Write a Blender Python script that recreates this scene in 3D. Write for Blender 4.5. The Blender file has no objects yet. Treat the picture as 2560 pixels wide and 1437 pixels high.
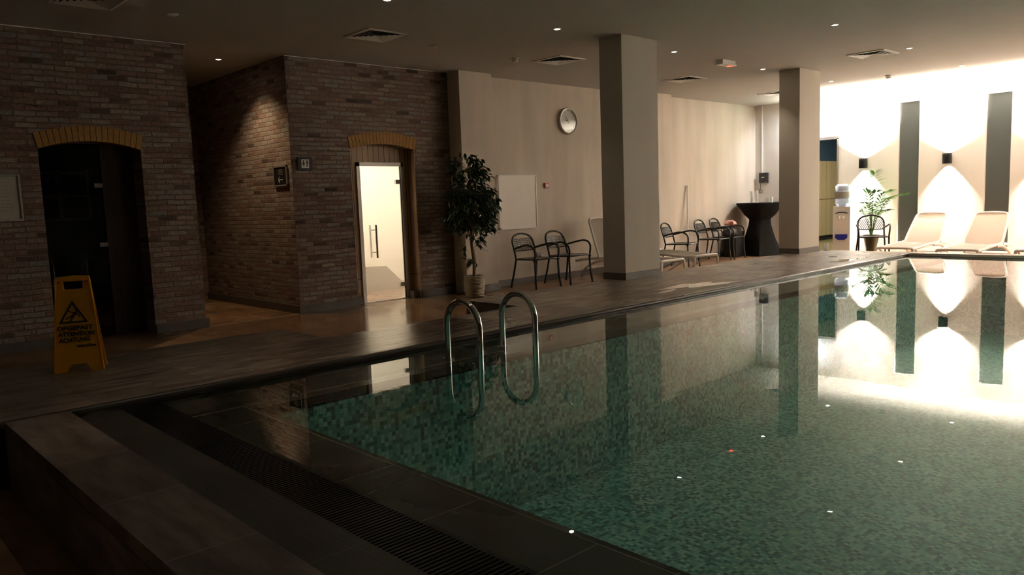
import bpy, bmesh, math, random
from mathutils import Vector, Matrix
random.seed(7)
PI = math.pi
sc = bpy.context.scene
col = sc.collection

# ------------------------------------------------------------------ camera
W, H = 2560, 1437
F_PX, PITCH, ROLL, YAW = 1940.24, 0.1108, 0.0360, 0.8208
fwd = Vector((math.cos(YAW)*math.cos(PITCH), math.sin(YAW)*math.cos(PITCH), -math.sin(PITCH)))
rt0 = Vector((math.sin(YAW), -math.cos(YAW), 0)); dn0 = fwd.cross(rt0)
rt = math.cos(ROLL)*rt0 + math.sin(ROLL)*dn0
dn = -math.sin(ROLL)*rt0 + math.cos(ROLL)*dn0
cam_d = bpy.data.cameras.new('camera'); cam_d.sensor_width = 36; cam_d.lens = 36*F_PX/W
cam_d.clip_start = 0.05; cam_d.clip_end = 100
cam = bpy.data.objects.new('camera', cam_d); col.objects.link(cam)
cam.matrix_world = Matrix(((rt.x, -dn.x, -fwd.x, 0), (rt.y, -dn.y, -fwd.y, 0), (rt.z, -dn.z, -fwd.z, 1.0), (0, 0, 0, 1)))
sc.camera = cam
# ------------------------------------------------------------------ world, view, main light levels
world = bpy.data.worlds.new('world'); sc.world = world; world.use_nodes = True
world.node_tree.nodes['Background'].inputs[0].default_value = (0.9, 0.75, 0.6, 1)
world.node_tree.nodes['Background'].inputs[1].default_value = 0.0
vs = sc.view_settings
vs.view_transform = 'Standard'; vs.look = 'None'; vs.gamma = 1; vs.use_curve_mapping = False
vs.exposure = 1.38
SCONCE_UP, SCONCE_DN = 620, 420       # watts of the wall lamps at the far wall
DOWN = 6                              # watts of the small ceiling spots
STEAM = 4.6                            # strength of the steam room lamp
WARM = (1.0, 0.84, 0.66)
# ------------------------------------------------------------------ levels of the room
LOW = -0.34      # general floor
ZC = 2.894       # ceiling
WATER = -0.039
YB = 9.07        # brick wall plane
YR = 9.05        # plastered wall plane
YP = 8.80        # front of its piers
XF = 16.0        # far wall
XN, YS = -2.2, -3.2   # walls behind / right of the camera

# ------------------------------------------------------------------ helpers
def tag(o, label=None, cat=None, group=None, kind=None):
    if label: o['label'] = label
    if cat: o['category'] = cat
    if group: o['group'] = group
    if kind: o['kind'] = kind
    return o
def link(name, me, mat=None, parent=None, smooth=False):
    o = bpy.data.objects.new(name, me); col.objects.link(o)
    if mat: me.materials.append(mat)
    if parent: o.parent = parent
    if smooth:
        for p in me.polygons: p.use_smooth = True
    return o
def thing(name, label, cat, loc=(0, 0, 0), rz=0, group=None):
    o = bpy.data.objects.new(name, None); col.objects.link(o)
    o.location = loc; o.rotation_euler = (0, 0, rz); o.empty_display_size = .1
    return tag(o, label, cat, group)
def obj(name, bm, mat, parent=None, smooth=False, bevel=0):
    if bevel:
        bmesh.ops.bevel(bm, geom=[e for e in bm.edges if len(e.link_faces) == 2 and e.calc_face_angle(0) > .6], offset=bevel, segments=2, affect='EDGES', clamp_overlap=True)
    bmesh.ops.recalc_face_normals(bm, faces=bm.faces)
    me = bpy.data.meshes.new(name); bm.to_mesh(me); bm.free()
    o = link(name, me, mat, parent, smooth)
    if smooth:
        m = o.modifiers.new('es', 'EDGE_SPLIT'); m.split_angle = 0.7
    return o
def struct(name, bm, mat, **k): return tag(obj(name, bm, mat, **k), kind='structure')
def NB(): return bmesh.new()
def box(bm, x0, x1, y0, y1, z0, z1, M=None):
    v = [bm.verts.new((x, y, z)) for z in (z0, z1) for y in (y0, y1) for x in (x0, x1)]
    if M is not None:
        for q in v: q.co = M @ q.co
    for f in ((0, 1, 3, 2), (4, 6, 7, 5), (0, 4, 5, 1), (2, 3, 7, 6), (0, 2, 6, 4), (1, 5, 7, 3)):
        bm.faces.new([v[i] for i in f])
    return bm
def B(*a, **k): return box(NB(), *a, **k)
def prism(bm, pts, axis, a, b):
    """extrude a 2d outline along an axis (0 x, 1 y, 2 z)"""
    def P(p, t):
        return ((t, p[0], p[1]), (p[0], t, p[1]), (p[0], p[1], t))[axis]
    A = [bm.verts.new(P(p, a)) for p in pts]; C = [bm.verts.new(P(p, b)) for p in pts]
    bm.faces.new(A); bm.faces.new(C[::-1]); n = len(pts)
    for i in range(n): bm.faces.new((A[i], C[i], C[(i+1) % n], A[(i+1) % n]))
    return bm
def lathe(bm, prof, n=24, c=(0, 0), cap=True, rfun=None):
    rings = []
    for r, z in prof:
        rings.append([bm.verts.new((c[0]+(r*(rfun(2*PI*i/n, z) if rfun else 1))*math.cos(2*PI*i/n), c[1]+(r*(rfun(2*PI*i/n, z) if rfun else 1))*math.sin(2*PI*i/n), z)) for i in range(n)])
    for a, b in zip(rings, rings[1:]):
        for i in range(n): bm.faces.new((a[i], a[(i+1) % n], b[(i+1) % n], b[i]))
    if cap:
        bm.faces.new(rings[0][::-1]); bm.faces.new(rings[-1])
    return bm
def smoothpath(pts, sub=6, closed=False):
    P = [Vector(p) for p in pts]; out = []; n = len(P)
    rng = range(n if closed else n-1)
    for i in rng:
        g = (lambda k: P[k % n]) if closed else (lambda k: P[max(0, min(n-1, k))])
        p0, p1, p2, p3 = g(i-1), g(i), g(i+1), g(i+2)
        for s in range(sub):
            t = s/sub
            out.append(.5*((2*p1)+(p2-p0)*t+(2*p0-5*p1+4*p2-p3)*t*t+(3*p1-p0-3*p2+p3)*t**3))
    if not closed: out.append(P[-1])
    return out
def tube(bm, pts, r, n=8, closed=False, sx=1.0):
    P = [Vector(p) for p in pts]; m = len(P); rings = []; up = None
    rad = r if callable(r) else (lambda t: r)
    for i in range(m):
        if closed: d = (P[(i+1) % m]-P[i-1])
        else: d = P[min(i+1, m-1)]-P[max(i-1, 0)]
        d.normalize()
        if up is None:
            up = Vector((0, 0, 1)) if abs(d.z) < .9 else Vector((1, 0, 0))
        s = d.cross(up); s.normalize(); up = s.cross(d); up.normalize()
        rr = rad(i/max(1, m-1))
        rings.append([bm.verts.new(P[i]+rr*(math.cos(2*PI*k/n)*s*sx+math.sin(2*PI*k/n)*up)) for k in range(n)])
    pr = list(zip(rings, rings[1:]))
    if closed: pr.append((rings[-1], rings[0]))
    for a, b in pr:
        for k in range(n): bm.faces.new((a[k], a[(k+1) % n], b[(k+1) % n], b[k]))
    if not closed: bm.faces.new(rings[0][::-1]); bm.faces.new(rings[-1])
    return bm
def T(pts, r, **k): return tube(NB(), pts, r, **k)
def copy_tree(o, parent=None):
    c = o.copy(); col.objects.link(c); c.parent = parent
    for ch in list(o.children): copy_tree(ch, c)
    return c
def text(name, body, size, mat, M, parent, ext=0.0008, align='LEFT', width=None):
    cu = bpy.data.curves.new('lettering', 'FONT'); cu.body = body; cu.size = size; cu.extrude = ext; cu.align_x = align; cu.resolution_u = 3
    cu.offset = size*0.03
    t = bpy.data.objects.new('lettering', cu); col.objects.link(t)
    dg = bpy.context.evaluated_depsgraph_get(); me = bpy.data.meshes.new_from_object(t.evaluated_get(dg))
    bpy.data.objects.remove(t)
    if width:
        xs = [v.co.x for v in me.vertices]; k = width/(max(xs)-min(xs)); x0 = min(xs)
        for v in me.vertices: v.co.x = (v.co.x-x0)*k
    me.transform(M); me.materials.clear()
    return link(name, me, mat, parent)

# ------------------------------------------------------------------ materials
def newmat(name):
    m = bpy.data.materials.new(name); m.use_nodes = True
    nt = m.node_tree; return m, nt, nt.nodes['Principled BSDF']
def N(nt, t, **k):
    n = nt.nodes.new(t)
    for a, b in k.items(): setattr(n, a, b)
    return n
def L(nt, a, b): nt.links.new(a, b)
def plain(name, c, rough=.5, metal=0, spec=.5, emit=0, noise=0, scale=8, bump=0, alpha=1, trans=0):
    m, nt, p = newmat(name)
    p.inputs['Base Color'].default_value = (*c, 1); p.inputs['Roughness'].default_value = rough
    p.inputs['Metallic'].default_value = metal; p.inputs['Specular IOR Level'].default_value = spec
    if emit: p.inputs['Emission Color'].default_value = (*c, 1); p.inputs['Emission Strength'].default_value = emit
    if noise or bump:
        tc = N(nt, 'ShaderNodeTexCoord'); nz = N(nt, 'ShaderNodeTexNoise'); nz.inputs['Scale'].default_value = scale; nz.inputs['Detail'].default_value = 6
        L(nt, tc.outputs['Object'], nz.inputs['Vector'])
        if noise:
            mx = N(nt, 'ShaderNodeMix', data_type='RGBA'); mx.inputs['A'].default_value = (*[x*(1-noise) for x in c], 1); mx.inputs['B'].default_value = (*[min(1, x*(1+noise)) for x in c], 1)
            L(nt, nz.outputs['Fac'], mx.inputs['Factor']); L(nt, mx.outputs['Result'], p.inputs['Base Color'])
        if bump:
            b = N(nt, 'ShaderNodeBump'); b.inputs['Strength'].default_value = bump; b.inputs['Distance'].default_value = .01
            L(nt, nz.outputs['Fac'], b.inputs['Height']); L(nt, b.outputs['Normal'], p.inputs['Normal'])
    if trans: p.inputs['Transmission Weight'].default_value = trans
    if alpha < 1: p.inputs['Alpha'].default_value = alpha
    return m
def coords(nt, axis):
    """2d wall coordinates: axis 'x' -> (x,z), 'y' -> (y,z), 'f' -> (x,y)"""
    tc = N(nt, 'ShaderNodeTexCoord'); s = N(nt, 'ShaderNodeSeparateXYZ'); c = N(nt, 'ShaderNodeCombineXYZ')
    L(nt, tc.outputs['Object'], s.inputs[0])
    a, b = {'x': ('X', 'Z'), 'y': ('Y', 'Z'), 'f': ('X', 'Y'), 'g': ('Y', 'X')}[axis]
    L(nt, s.outputs[a], c.inputs['X']); L(nt, s.outputs[b], c.inputs['Y'])
    return c.outputs[0], tc
def ramp(nt, stops, interp='LINEAR'):
    r = N(nt, 'ShaderNodeValToRGB'); r.color_ramp.interpolation = interp
    e = r.color_ramp.elements
    while len(e) < len(stops): e.new(0.5)
    for i, (p, c) in enumerate(stops):
        e[i].position = p; e[i].color = (*c, 1)
    return r
def brickmat(name, axis):
    m, nt, p = newmat(name); v, tc = coords(nt, axis)
    wob = N(nt, 'ShaderNodeTexNoise'); wob.inputs['Scale'].default_value = 5
    L(nt, v, wob.inputs['Vector'])
    sub = N(nt, 'ShaderNodeVectorMath', operation='MULTIPLY_ADD'); sub.inputs[1].default_value = (.035, .022, 0)
    L(nt, wob.outputs['Color'], sub.inputs[0]); L(nt, v, sub.inputs[2])
    br = N(nt, 'ShaderNodeTexBrick'); br.offset = .5; br.squash = 1
    br.inputs['Color1'].default_value = (0, 0, 0, 1); br.inputs['Color2'].default_value = (1, 1, 1, 1); br.inputs['Mortar'].default_value = (.5, .5, .5, 1)
    br.inputs['Scale'].default_value = 1; br.inputs['Mortar Size'].default_value = .0085; br.inputs['Mortar Smooth'].default_value = .5
    br.inputs['Brick Width'].default_value = .20; br.inputs['Row Height'].default_value = .058
    L(nt, sub.outputs[0], br.inputs['Vector'])
    cr = ramp(nt, [(0, (.06, .042, .035)), (.03, (.13, .08, .06)), (.12, (.21, .12, .092)), (.38, (.27, .17, .135)), (.52, (.25, .19, .145)), (.66, (.31, .225, .185)), (.78, (.26, .235, .205)), (.9, (.34, .265, .195)), (1, (.20, .12, .09))])
    L(nt, br.outputs['Color'], cr.inputs[0])
    nz = N(nt, 'ShaderNodeTexNoise'); nz.inputs['Scale'].default_value = 28; nz.inputs['Detail'].default_value = 8; nz.inputs['Roughness'].default_value = .7
    L(nt, v, nz.inputs['Vector'])
    mr = N(nt, 'ShaderNodeMapRange'); mr.inputs['From Min'].default_value = .3; mr.inputs['From Max'].default_value = .7; mr.inputs['To Min'].default_value = .6; mr.inputs['To Max'].default_value = 1.35
    L(nt, nz.outputs['Fac'], mr.inputs['Value'])
    mu = N(nt, 'ShaderNodeVectorMath', operation='SCALE'); L(nt, cr.outputs[0], mu.inputs[0]); L(nt, mr.outputs[0], mu.inputs['Scale'])
    mx = N(nt, 'ShaderNodeMix', data_type='RGBA'); mx.inputs['B'].default_value = (.20, .155, .115, 1)
    L(nt, br.outputs['Fac'], mx.inputs['Factor']); L(nt, mu.outputs[0], mx.inputs['A']); L(nt, mx.outputs['Result'], p.inputs['Base Color'])
    p.inputs['Roughness'].default_value = .85
    h = N(nt, 'ShaderNodeMath', operation='MULTIPLY_ADD'); h.inputs[1].default_value = -1; L(nt, br.outputs['Fac'], h.inputs[0]); L(nt, nz.outputs['Fac'], h.inputs[2])
    b = N(nt, 'ShaderNodeBump'); b.inputs['Strength'].default_value = .8; b.inputs['Distance'].default_value = .012
    L(nt, h.outputs[0], b.inputs['Height']); L(nt, b.outputs['Normal'], p.inputs['Normal'])
    return m
def stonemat(name, axis, c1, c2, tw, th, joint, rdry, rwet, off=(0, 0), mortar=.003, bump=.25, wetscale=.9, wetlo=.45, wethi=.6, shift=0.0, grain=(3, 14, 1), wetspot=None):
    m, nt, p = newmat(name); v, tc = coords(nt, axis)
    ad = N(nt, 'ShaderNodeVectorMath', operation='ADD'); ad.inputs[1].default_value = (off[0], off[1], 0); L(nt, v, ad.inputs[0])
    br = N(nt, 'ShaderNodeTexBrick'); br.offset = shift
    br.inputs['Color1'].default_value = (0, 0, 0, 1); br.inputs['Color2'].default_value = (1, 1, 1, 1)
    br.inputs['Scale'].default_value = 1; br.inputs['Mortar Size'].default_value = mortar; br.inputs['Mortar Smooth'].default_value = .1
    br.inputs['Brick Width'].default_value = tw; br.inputs['Row Height'].default_value = th
    L(nt, ad.outputs[0], br.inputs['Vector'])
    mp = N(nt, 'ShaderNodeVectorMath', operation='MULTIPLY'); mp.inputs[1].default_value = grain; L(nt, v, mp.inputs[0])
    nz = N(nt, 'ShaderNodeTexNoise'); nz.inputs['Scale'].default_value = 1; nz.inputs['Detail'].default_value = 9; nz.inputs['Roughness'].default_value = .62
    L(nt, mp.outputs[0], nz.inputs['Vector'])
    n2 = N(nt, 'ShaderNodeTexNoise'); n2.inputs['Scale'].default_value = 1.3; n2.inputs['Detail'].default_value = 3; L(nt, v, n2.inputs['Vector'])
    cr = ramp(nt, [(.38, c1), (.62, c2)]); L(nt, nz.outputs['Fac'], cr.inputs[0])
    k = N(nt, 'ShaderNodeMapRange'); k.inputs['To Min'].default_value = .82; k.inputs['To Max'].default_value = 1.2
    L(nt, br.outputs['Color'], k.inputs['Value'])
    k2 = N(nt, 'ShaderNodeMapRange'); k2.inputs['From Min'].default_value = .3; k2.inputs['From Max'].default_value = .7; k2.inputs['To Min'].default_value = .75; k2.inputs['To Max'].default_value = 1.25
    L(nt, n2.outputs['Fac'], k2.inputs['Value'])
    kk = N(nt, 'ShaderNodeMath', operation='MULTIPLY'); L(nt, k.outputs[0], kk.inputs[0]); L(nt, k2.outputs[0], kk.inputs[1])
    sc_ = N(nt, 'ShaderNodeVectorMath', operation='SCALE'); L(nt, cr.outputs[0], sc_.inputs[0]); L(nt, kk.outputs[0], sc_.inputs['Scale'])
    mx = N(nt, 'ShaderNodeMix', data_type='RGBA'); mx.inputs['B'].default_value = (*joint, 1)
    L(nt, br.outputs['Fac'], mx.inputs['Factor']); L(nt, sc_.outputs[0], mx.inputs['A']); L(nt, mx.outputs['Result'], p.inputs['Base Color'])
    w = N(nt, 'ShaderNodeTexNoise'); w.inputs['Scale'].default_value = wetscale; w.inputs['Detail'].default_value = 4; w.inputs['Roughness'].default_value = .55; L(nt, v, w.inputs['Vector'])
    wr = N(nt, 'ShaderNodeMapRange'); wr.inputs['From Min'].default_value = wetlo; wr.inputs['From Max'].default_value = wethi; wr.inputs['To Min'].default_value = rdry; wr.inputs['To Max'].default_value = rwet
    wf = w.outputs['Fac']
    if wetspot:
        ds = N(nt, 'ShaderNodeVectorMath', operation='DISTANCE'); ds.inputs[1].default_value = (wetspot[0], wetspot[1], 0); L(nt, v, ds.inputs[0])
        dm = N(nt, 'ShaderNodeMapRange', interpolation_type='SMOOTHSTEP'); dm.inputs['From Min'].default_value = wetspot[2]; dm.inputs['From Max'].default_value = wetspot[3]; dm.inputs['To Min'].default_value = .45; dm.inputs['To Max'].default_value = 0
        L(nt, ds.outputs['Value'], dm.inputs['Value']); sm = N(nt, 'ShaderNodeMath', operation='ADD'); L(nt, wf, sm.inputs[0]); L(nt, dm.outputs[0], sm.inputs[1]); wf = sm.outputs[0]
    L(nt, wf, wr.inputs['Value']); L(nt, wr.outputs[0], p.inputs['Roughness'])
    h = N(nt, 'ShaderNodeMath', operation='MULTIPLY_ADD'); h.inputs[1].default_value = -.5; L(nt, br.outputs['Fac'], h.inputs[0]); L(nt, nz.outputs['Fac'], h.inputs[2])
    b = N(nt, 'ShaderNodeBump'); b.inputs['Strength'].default_value = bump; b.inputs['Distance'].default_value = .006
    L(nt, h.outputs[0], b.inputs['Height']); L(nt, b.outputs['Normal'], p.inputs['Normal'])
    return m
def mosaicmat(name, axis):
    m, nt, p = newmat(name); v, tc = coords(nt, axis)
    s = N(nt, 'ShaderNodeVectorMath', operation='SCALE'); s.inputs['Scale'].default_value = 1/.027; L(nt, v, s.inputs[0])
    fl = N(nt, 'ShaderNodeVectorMath', operation='FLOOR'); L(nt, s.outputs[0], fl.inputs[0])
    fr = N(nt, 'ShaderNodeVectorMath', operation='FRACTION'); L(nt, s.outputs[0], fr.inputs[0])
    wn = N(nt, 'ShaderNodeTexWhiteNoise', noise_dimensions='2D'); L(nt, fl.outputs[0], wn.inputs['Vector'])
    cr = ramp(nt, [(0, (.05, .14, .15)), (.16, (.08, .23, .23)), (.3, (.13, .35, .32)), (.48, (.19, .45, .39)), (.66, (.27, .55, .47)), (.84, (.38, .64, .56))], 'CONSTANT')
    L(nt, wn.outputs['Value'], cr.inputs[0])
    sp = N(nt, 'ShaderNodeSeparateXYZ'); L(nt, fr.outputs[0], sp.inputs[0])
    mn = N(nt, 'ShaderNodeMath', operation='MINIMUM'); L(nt, sp.outputs['X'], mn.inputs[0]); L(nt, sp.outputs['Y'], mn.inputs[1])
    g = N(nt, 'ShaderNodeMath', operation='LESS_THAN'); g.inputs[1].default_value = .09; L(nt, mn.outputs[0], g.inputs[0])
    mx = N(nt, 'ShaderNodeMix', data_type='RGBA'); mx.inputs['B'].default_value = (.13, .34, .28, 1)
    L(nt, g.outputs[0], mx.inputs['Factor']); L(nt, cr.outputs[0], mx.inputs['A']); L(nt, mx.outputs['Result'], p.inputs['Base Color'])
    p.inputs['Roughness'].default_value = .5
    return m
def plaster(name, c, streak=.12, axis='x', rough=.75):
    m, nt, p = newmat(name); v, tc = coords(nt, axis)
    mp = N(nt, 'ShaderNodeVectorMath', operation='MULTIPLY'); mp.inputs[1].default_value = (2.2, .35, 1); L(nt, v, mp.inputs[0])
    nz = N(nt, 'ShaderNodeTexNoise'); nz.inputs['Scale'].default_value = 1.4; nz.inputs['Detail'].default_value = 5; L(nt, mp.outputs[0], nz.inputs['Vector'])
    mr = N(nt, 'ShaderNodeMapRange'); mr.inputs['From Min'].default_value = .3; mr.inputs['From Max'].default_value = .7; mr.inputs['To Min'].default_value = 1-streak; mr.inputs['To Max'].default_value = 1+streak*.6
    L(nt, nz.outputs['Fac'], mr.inputs['Value'])
    s = N(nt, 'ShaderNodeVectorMath', operation='SCALE'); s.inputs[0].default_value = c; L(nt, mr.outputs[0], s.inputs['Scale']); L(nt, s.outputs[0], p.inputs['Base Color'])
    n3 = N(nt, 'ShaderNodeTexNoise'); n3.inputs['Scale'].default_value = 90; L(nt, v, n3.inputs['Vector'])
    b = N(nt, 'ShaderNodeBump'); b.inputs['Strength'].default_value = .12; b.inputs['Distance'].default_value = .003; L(nt, n3.outputs['Fac'], b.inputs['Height']); L(nt, b.outputs['Normal'], p.inputs['Normal'])
    p.inputs['Roughness'].default_value = rough
    return m
def boards(name, axis, c, w, joint=(.02, .012, .006), rough=.5, rowh=50):
    """vertical tongue and groove boards"""
    m, nt, p = newmat(name); v, tc = coords(nt, axis)
    br = N(nt, 'ShaderNodeTexBrick'); br.offset = 0
    br.inputs['Color1'].default_value = (0, 0, 0, 1); br.inputs['Color2'].default_value = (1, 1, 1, 1)
    br.inputs['Scale'].default_value = 1; br.inputs['Mortar Size'].default_value = .004; br.inputs['Brick Width'].default_value = w; br.inputs['Row Height'].default_value = rowh
    L(nt, v, br.inputs['Vector'])
    mp = N(nt, 'ShaderNodeVectorMath', operation='MULTIPLY'); mp.inputs[1].default_value = (30, 2, 1); L(nt, v, mp.inputs[0])
    nz = N(nt, 'ShaderNodeTexNoise'); nz.inputs['Scale'].default_value = 1; nz.inputs['Detail'].default_value = 5; L(nt, mp.outputs[0], nz.inputs['Vector'])
    a = N(nt, 'ShaderNodeMath', operation='ADD'); L(nt, nz.outputs['Fac'], a.inputs[0]); L(nt, br.outputs['Color'], a.inputs[1])
    mr = N(nt, 'ShaderNodeMapRange'); mr.inputs['From Min'].default_value = .3; mr.inputs['From Max'].default_value = 1.7; mr.inputs['To Min'].default_value = .8; mr.inputs['To Max'].default_value = 1.2; L(nt, a.outputs[0], mr.inputs['Value'])
    s = N(nt, 'ShaderNodeVectorMath', operation='SCALE'); s.inputs[0].default_value = c; L(nt, mr.outputs[0], s.inputs['Scale'])
    mx = N(nt, 'ShaderNodeMix', data_type='RGBA'); mx.inputs['B'].default_value = (*joint, 1)
    L(nt, br.outputs['Fac'], mx.inputs['Factor']); L(nt, s.outputs[0], mx.inputs['A']); L(nt, mx.outputs['Result'], p.inputs['Base Color'])
    p.inputs['Roughness'].default_value = rough
    return m
def clear(name, tint, rough, ior=1.33, bump=None, diffuse=0, dcol=(1, 1, 1)):
    """thin sheet: mirror reflection by Fresnel over a clear view through"""
    m = bpy.data.materials.new(name); m.use_nodes = True; nt = m.node_tree; nt.nodes.clear()
    out = N(nt, 'ShaderNodeOutputMaterial'); tr = N(nt, 'ShaderNodeBsdfTransparent'); gl = N(nt, 'ShaderNodeBsdfGlossy'); fr = N(nt, 'ShaderNodeFresnel'); mx = N(nt, 'ShaderNodeMixShader')
    tr.inputs[0].default_value = (*tint, 1); gl.inputs['Roughness'].default_value = rough; fr.inputs['IOR'].default_value = ior; gl.inputs[0].default_value = (1, 1, 1, 1)
    base = tr.outputs[0]
    if diffuse:
        df = N(nt, 'ShaderNodeBsdfTranslucent'); df.inputs[0].default_value = (*dcol, 1); dm = N(nt, 'ShaderNodeMixShader'); dm.inputs[0].default_value = diffuse
        L(nt, tr.outputs[0], dm.inputs[1]); L(nt, df.outputs[0], dm.inputs[2]); base = dm.outputs[0]
    ge = N(nt, 'ShaderNodeNewGeometry'); mr = N(nt, 'ShaderNodeMapRange'); mr.inputs['To Min'].default_value = ior; mr.inputs['To Max'].default_value = 1/ior
    L(nt, ge.outputs['Backfacing'], mr.inputs['Value']); L(nt, mr.outputs[0], fr.inputs['IOR'])
    L(nt, fr.outputs[0], mx.inputs[0]); L(nt, base, mx.inputs[1]); L(nt, gl.outputs[0], mx.inputs[2]); L(nt, mx.outputs[0], out.inputs[0])
    if bump:
        tc = N(nt, 'ShaderNodeTexCoord'); nz = N(nt, 'ShaderNodeTexNoise'); nz.inputs['Scale'].default_value = bump[0]; nz.inputs['Detail'].default_value = 2
        L(nt, tc.outputs['Object'], nz.inputs['Vector']); b = N(nt, 'ShaderNodeBump'); b.inputs['Strength'].default_value = bump[1]; b.inputs['Distance'].default_value = .01
        L(nt, nz.outputs['Fac'], b.inputs['Height']); L(nt, b.outputs[0], gl.inputs['Normal']); L(nt, b.outputs[0], fr.inputs['Normal'])
    return m

M = {}
M['brick_x'] = brickmat('old brick along x', 'x'); M['brick_y'] = brickmat('old brick along y', 'y')
M['deck'] = stonemat('wet slate deck', 'f', (.105, .08, .062), (.30, .24, .19), .62, .62, (.10, .08, .06), .42, .05, off=(.1, .3), bump=.9, wetscale=1.6, wetlo=.52, wethi=.92, wetspot=(3.35, 4.85, .35, 1.5))
M['kerb'] = stonemat('slate kerb', 'g', (.13, .10, .085), (.26, .21, .175), .62, 4, (.36, .30, .25), .5, .3, off=(.21, 1), bump=.3)
M['kerbside'] = stonemat('slate riser', 'y', (.15, .125, .12), (.30, .25, .24), .62, 4, (.38, .32, .30), .5, .35, off=(.21, 1), bump=.3)
M['nose'] = plain('dark slate nosing', (.05, .043, .036), rough=.25, noise=.3, scale=6, bump=.15)
M['floor'] = stonemat('brown floor tile', 'f', (.21, .11, .055), (.33, .19, .10), .6, .6, (.24, .17, .11), .5, .12, bump=.15, wetscale=1.2, wetlo=.42, wethi=.95, grain=(6, 2, 1), wetspot=(5.4, 8.2, .8, 3.5))
M['groove'] = stonemat('dark grooved tile', 'g', (.03, .028, .022), (.05, .046, .036), .56, 4, (.10, .085, .06), .4, .3, off=(.2, 1), bump=.2, grain=(.5, 90, 1))
M['blacktile'] = stonemat('black ledge tile', 'g', (.018, .015, .010), (.028, .022, .015), .545, 4, (.26, .20, .14), .35, .25, off=(.13, 1), bump=.1, mortar=.0035)
M['blacktile2'] = stonemat('black ledge tile long', 'f', (.018, .015, .010), (.028, .022, .015), .545, 4, (.10, .08, .055), .35, .25, off=(.13, 1), bump=.1, mortar=.0035)
M['grout'] = plain('pale grout', (.40, .32, .22), rough=.7)
M['grate'] = plain('black grate plastic', (.008, .008, .008), rough=.3)
M['void'] = plain('dark void', (.004, .004, .004), rough=.9)
for a in 'xyf': M['mos_'+a] = mosaicmat('teal glass mosaic '+a, a)
M['plaster_x'] = plaster('beige plaster x', (.70, .61, .51), .13, 'x'); M['plaster_y'] = plaster('beige plaster y', (.68, .60, .53), .06, 'y')
M['pier'] = plaster('grey beige paint', (.56, .51, .43), .05, 'x')
M['farwall'] = plaster('pale plaster', (.78, .73, .66), .04, 'y')
M['darkwall'] = plain('dark brown wall', (.09, .07, .05), rough=.9)
M['ceil'] = plain('ceiling paint', (.50, .47, .42), rough=.9, noise=.04, scale=2)
M['skirt'] = plain('dark stone skirting', (.11, .095, .08), rough=.45, noise=.2, scale=20)
M['yellowbrick'] = plain('ochre brick', (.42, .22, .06), rough=.8, noise=.35, scale=30, bump=.3)
M['archjoint'] = plain('arch mortar', (.07, .045, .03), rough=.9)
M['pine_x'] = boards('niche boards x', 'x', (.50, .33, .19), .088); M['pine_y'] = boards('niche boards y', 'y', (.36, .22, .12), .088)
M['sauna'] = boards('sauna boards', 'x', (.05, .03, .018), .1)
M['alu'] = plain('satin aluminium', (.62, .58, .52), rough=.38, metal=.7)
M['chrome'] = plain('polished steel', (.75, .75, .75), rough=.07, metal=1)
M['steel'] = plain('brushed steel', (.55, .52, .48), rough=.3, metal=1)
M['glass'] = clear('clear door glass', (.93, .95, .93), .02, 1.45)
M['steamglass'] = clear('steamed door glass', (.96, .95, .92), .03, 1.45, diffuse=.15)
M['darkglass'] = clear('dark sauna glass', (.45, .45, .45), .02, 1.45)
M['water'] = clear('pool water', (.86, .98, .94), .0, 1.333, bump=(5.5, .022))
M['white'] = plain('white plastic', (.88, .86, .82), rough=.4)
M['whitetile'] = plain('white wall finish', (.90, .86, .78), rough=.5)
M['steamstone'] = plain('bench stone', (.36, .30, .21), rough=.5, noise=.1)
M['gunmetal'] = plain('anthracite powder coat', (.035, .032, .028), rough=.35, metal=.3)
M['sling'] = None
M['lounger'] = plain('cream resin', (.92, .87, .82), rough=.45)
M['potclay'] = plain('cream ribbed pot', (.36, .30, .20), rough=.6)
M['soil'] = plain('soil', (.03, .02, .012), rough=.95)
M['bark'] = plain('pale brown bark', (.22, .12, .06), rough=.8, noise=.3, scale=20)
M['leaf'] = plain('ficus leaf', (.022, .055, .012), rough=.4, noise=.5, scale=9)
M['palmleaf'] = plain('palm leaf', (.09, .25, .035), rough=.45, noise=.3, scale=8)
M['greenpot'] = plain('olive glazed pot', (.05, .045, .02), rough=.25)
M['cloth'] = plain('black stretch cloth', (.006, .0055, .005), rough=.8, spec=.15)
M['black'] = plain('black plastic', (.015, .015, .015), rough=.4)
M['yellow'] = plain('amber plastic', (.92, .42, .015), rough=.32)
M['ink'] = plain('dark print', (.015, .02, .03), rough=.5)
M['paper'] = plain('notice paper', (.62, .58, .50), rough=.7, noise=.05)
M['textgrey'] = plain('grey print', (.3, .27, .22), rough=.7)
M['board'] = plain('white board face', (.92, .87, .78), rough=.35, noise=.04, scale=3)
M['red'] = plain('red plastic', (.45, .06, .04), rough=.4)
M['blue'] = plain('blue plastic', (.02, .03, .35), rough=.35)
M['bottle'] = plain('bottle blue clear', (.62, .72, .88), rough=.15, trans=.35)
M['cup'] = plain('clear plastic cup', (.85, .85, .85), rough=.15, alpha=.55)
M['locker'] = boards('locker oak', 'x', (.42, .33, .17), .46)
M['bluewall'] = plain('dark blue paint', (.05, .10, .15), rough=.8)
M['backfloor'] = plain('olive vinyl', (.22, .19, .08), rough=.3)
M['pane'] = plain('dark tinted pane', (.10, .11, .105), rough=.15, spec=.6)
M['greyframe'] = plain('grey door frame', (.25, .22, .18), rough=.5)
M['lamp'] = plain('lamp face', (1, .88, .7), emit=14)
M['steamlamp'] = plain('steam room lamp', (1, .92, .78), emit=STEAM)
M['exitgreen'] = plain('lit exit green', (.05, .9, .55), emit=1.2)
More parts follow.
